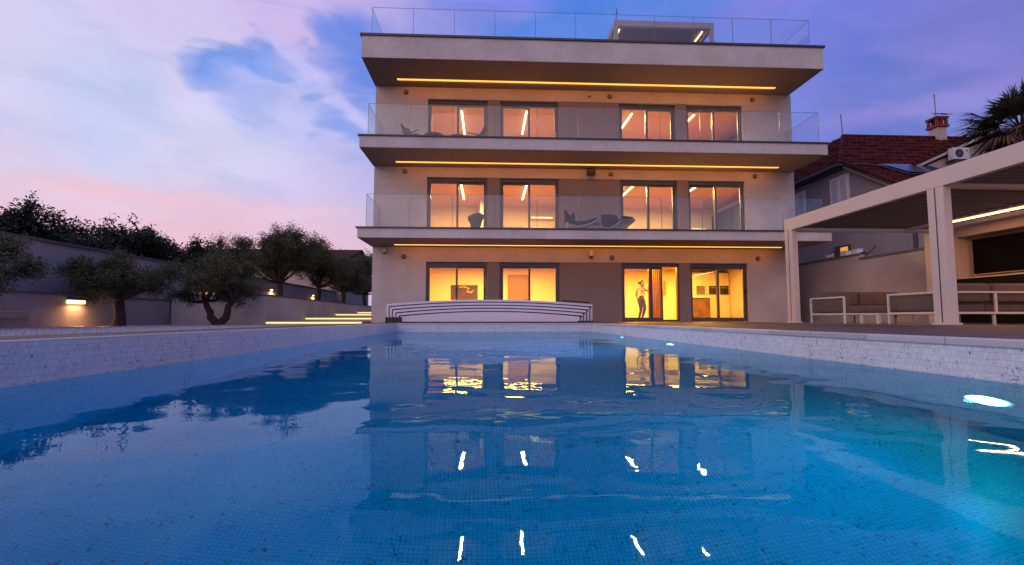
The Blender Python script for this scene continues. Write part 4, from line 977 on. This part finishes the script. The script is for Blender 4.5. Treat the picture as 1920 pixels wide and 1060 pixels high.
# two low loungers with a small table on the middle balcony
def low_lounger(label, loc, rz_):
    t = thing('lounger', label, 'lounger', loc, rz_, 'wide black cushioned loungers on the middle balcony'); s = 1
    sh = [(-.50, .30), (-.42, .22), (-.1, .16), (.25, .20), (.62, .34), (.78, .36), (.62, .27), (.25, .12), (-.1, .08), (-.4, .14)]
    MB().prism(sh, 'y', -.30, .30).build('shell', M['wickr'], t, bevel=.02)
    g = MB(); g.prism([(-.40, .25), (-.08, .18), (.30, .24), (.66, .40), (.70, .45), (.3, .34), (-.08, .30), (-.36, .36)], 'y', -.26, .26); g.build('seat_cushion', M['dkfab'], t, bevel=.03)
    g = MB(); g.prism([(-.56, .30), (-.18, .22), (-.16, .48), (-.24, .66), (-.30, .52), (-.42, .53), (-.52, .70), (-.60, .66)], 'y', -.28, .28); g.build('back_cushion', M['dkfab'], t, bevel=.03)
    g = MB()
    for y in (-.22, .22):
        g.bar((.0, y, .12), (.20, y, -.02), .03); g.bar((.0, y, .12), (-.20, y, -.02), .03)
    g.build('cross_leg', M['white'], t); t.scale = (.88, .9, 1.); return t
low_lounger('black cushioned lounger at the left of the pair on the middle balcony', (3.08, 16.6, ST[0]+.07), 0)
low_lounger('black cushioned lounger at the right of the pair, before the third glass door', (4.42, 16.72, ST[0]+.07), R(-62))
t = thing('side_table', 'small round table between the two loungers', 'table', (3.72, 16.75, ST[0]+.03)); MB().disc((0, 0, .32), (0, 0, 1), .22, .025).build('tabletop', M['wickr'], t); MB().tube([(0, 0, 0), (0, 0, .32)], .02).build('leg', M['white'], t)

# ------------------------------------------------------------------ person in the open doorway
def skin_chain(name, pts, edges, rad, m, parent, sub=2, root=0):
    me = bpy.data.meshes.new(name); me.from_pydata(pts, edges, []); me.update(); me.materials.append(m)
    o = bpy.data.objects.new(name, me); C.objects.link(o); o.parent = parent
    sk_ = o.modifiers.new('skin', 'SKIN'); sk_.use_smooth_shade = True
    for i, r_ in enumerate(rad): me.skin_vertices[0].data[i].radius = (r_, r_) if not hasattr(r_, '__len__') else r_
    me.skin_vertices[0].data[root].use_root = True
    s_ = o.modifiers.new('sub', 'SUBSURF'); s_.levels = sub; s_.render_levels = sub
    return o
pr = thing('person', 'person in cropped cream top and dark trousers, one arm raised, standing inside a glass door', 'person', (6.55, 20.9, .03))
P = [(0, 0, .92), (.01, .0, 1.05), (.0, .0, 1.22), (.0, 0, 1.34), (.02, 0, 1.43), (.05, -.02, 1.50), (.06, -.03, 1.58), (.05, -.02, 1.64),
     (-.15, .0, 1.34), (-.21, .02, 1.10), (-.17, -.04, .86), (-.15, -.06, .79),
     (.16, .0, 1.34), (.30, -.06, 1.22), (.26, -.16, 1.42), (.22, -.2, 1.47),
     (-.08, 0, .86), (-.02, -.03, .50), (-.10, .02, .10), (-.12, -.08, .035),
     (.09, 0, .86), (.13, -.06, .50), (.03, .03, .10), (.03, -.07, .035)]
Eg = [(0, 1), (1, 2), (2, 3), (3, 4), (4, 5), (5, 6), (6, 7), (3, 8), (8, 9), (9, 10), (10, 11), (3, 12), (12, 13), (13, 14), (14, 15), (0, 16), (16, 17), (17, 18), (18, 19), (0, 20), (20, 21), (21, 22), (22, 23)]
rd_ = [(.14, .10), (.115, .085), (.135, .09), (.12, .08), .045, .07, .085, .06, .045, .035, .026, .022, .045, .035, .026, .022, .085, .058, .036, .030, .085, .058, .036, .030]
skin_chain('body', P, Eg, rd_, M['skin'], pr)
skin_chain('trousers', [P[0], P[16], P[17], P[18], P[20], P[21], P[22], (0, 0, 1.0)], [(0, 1), (1, 2), (2, 3), (0, 4), (4, 5), (5, 6), (0, 7)], [(.155, .115), .10, .075, .05, .10, .075, .05, (.13, .10)], M['trouser'], pr)
skin_chain('top', [P[2], P[3], (0, 0, 1.15), (-.15, 0, 1.33), (.15, 0, 1.33)], [(0, 1), (2, 0), (1, 3), (1, 4)], [(.175, .13), (.16, .12), (.16, .125), .075, .075], M['ptop'], pr)
hd = skin_chain('hair', [(.04, .02, 1.60), (.04, .04, 1.66), (-.03, .08, 1.62), (-.07, .10, 1.55)], [(0, 1), (1, 2), (2, 3)], [.14, .135, .11, .07], M['hair'], pr)
for (hx, hy, hz, dx, dz) in ((-.15, -.06, .79, -.01, -.09), (.22, -.2, 1.47, .06, .05)):
    for f_ in range(5):
        a = (f_-2)*.016; l = (.75, .95, 1., .95, .7)[f_]
        skin_chain('finger', [(hx, hy, hz), (hx+a*.8, hy-abs(a)*.3, hz+dz*.5*l), (hx+a+dx, hy-.02, hz+dz*l)], [(0, 1), (1, 2)], [.012, .009, .007], M['skin'], pr, 1)
t = thing('paper_sheet', 'white sheet held up in the hand of the person', 'paper', (6.80, 20.66, 1.51)); MB().prism([(-.16, -.05), (.16, .01), (.18, .05), (-.12, .02)], 'y', -.01, .01).build('sheet', M['shutter'], t)
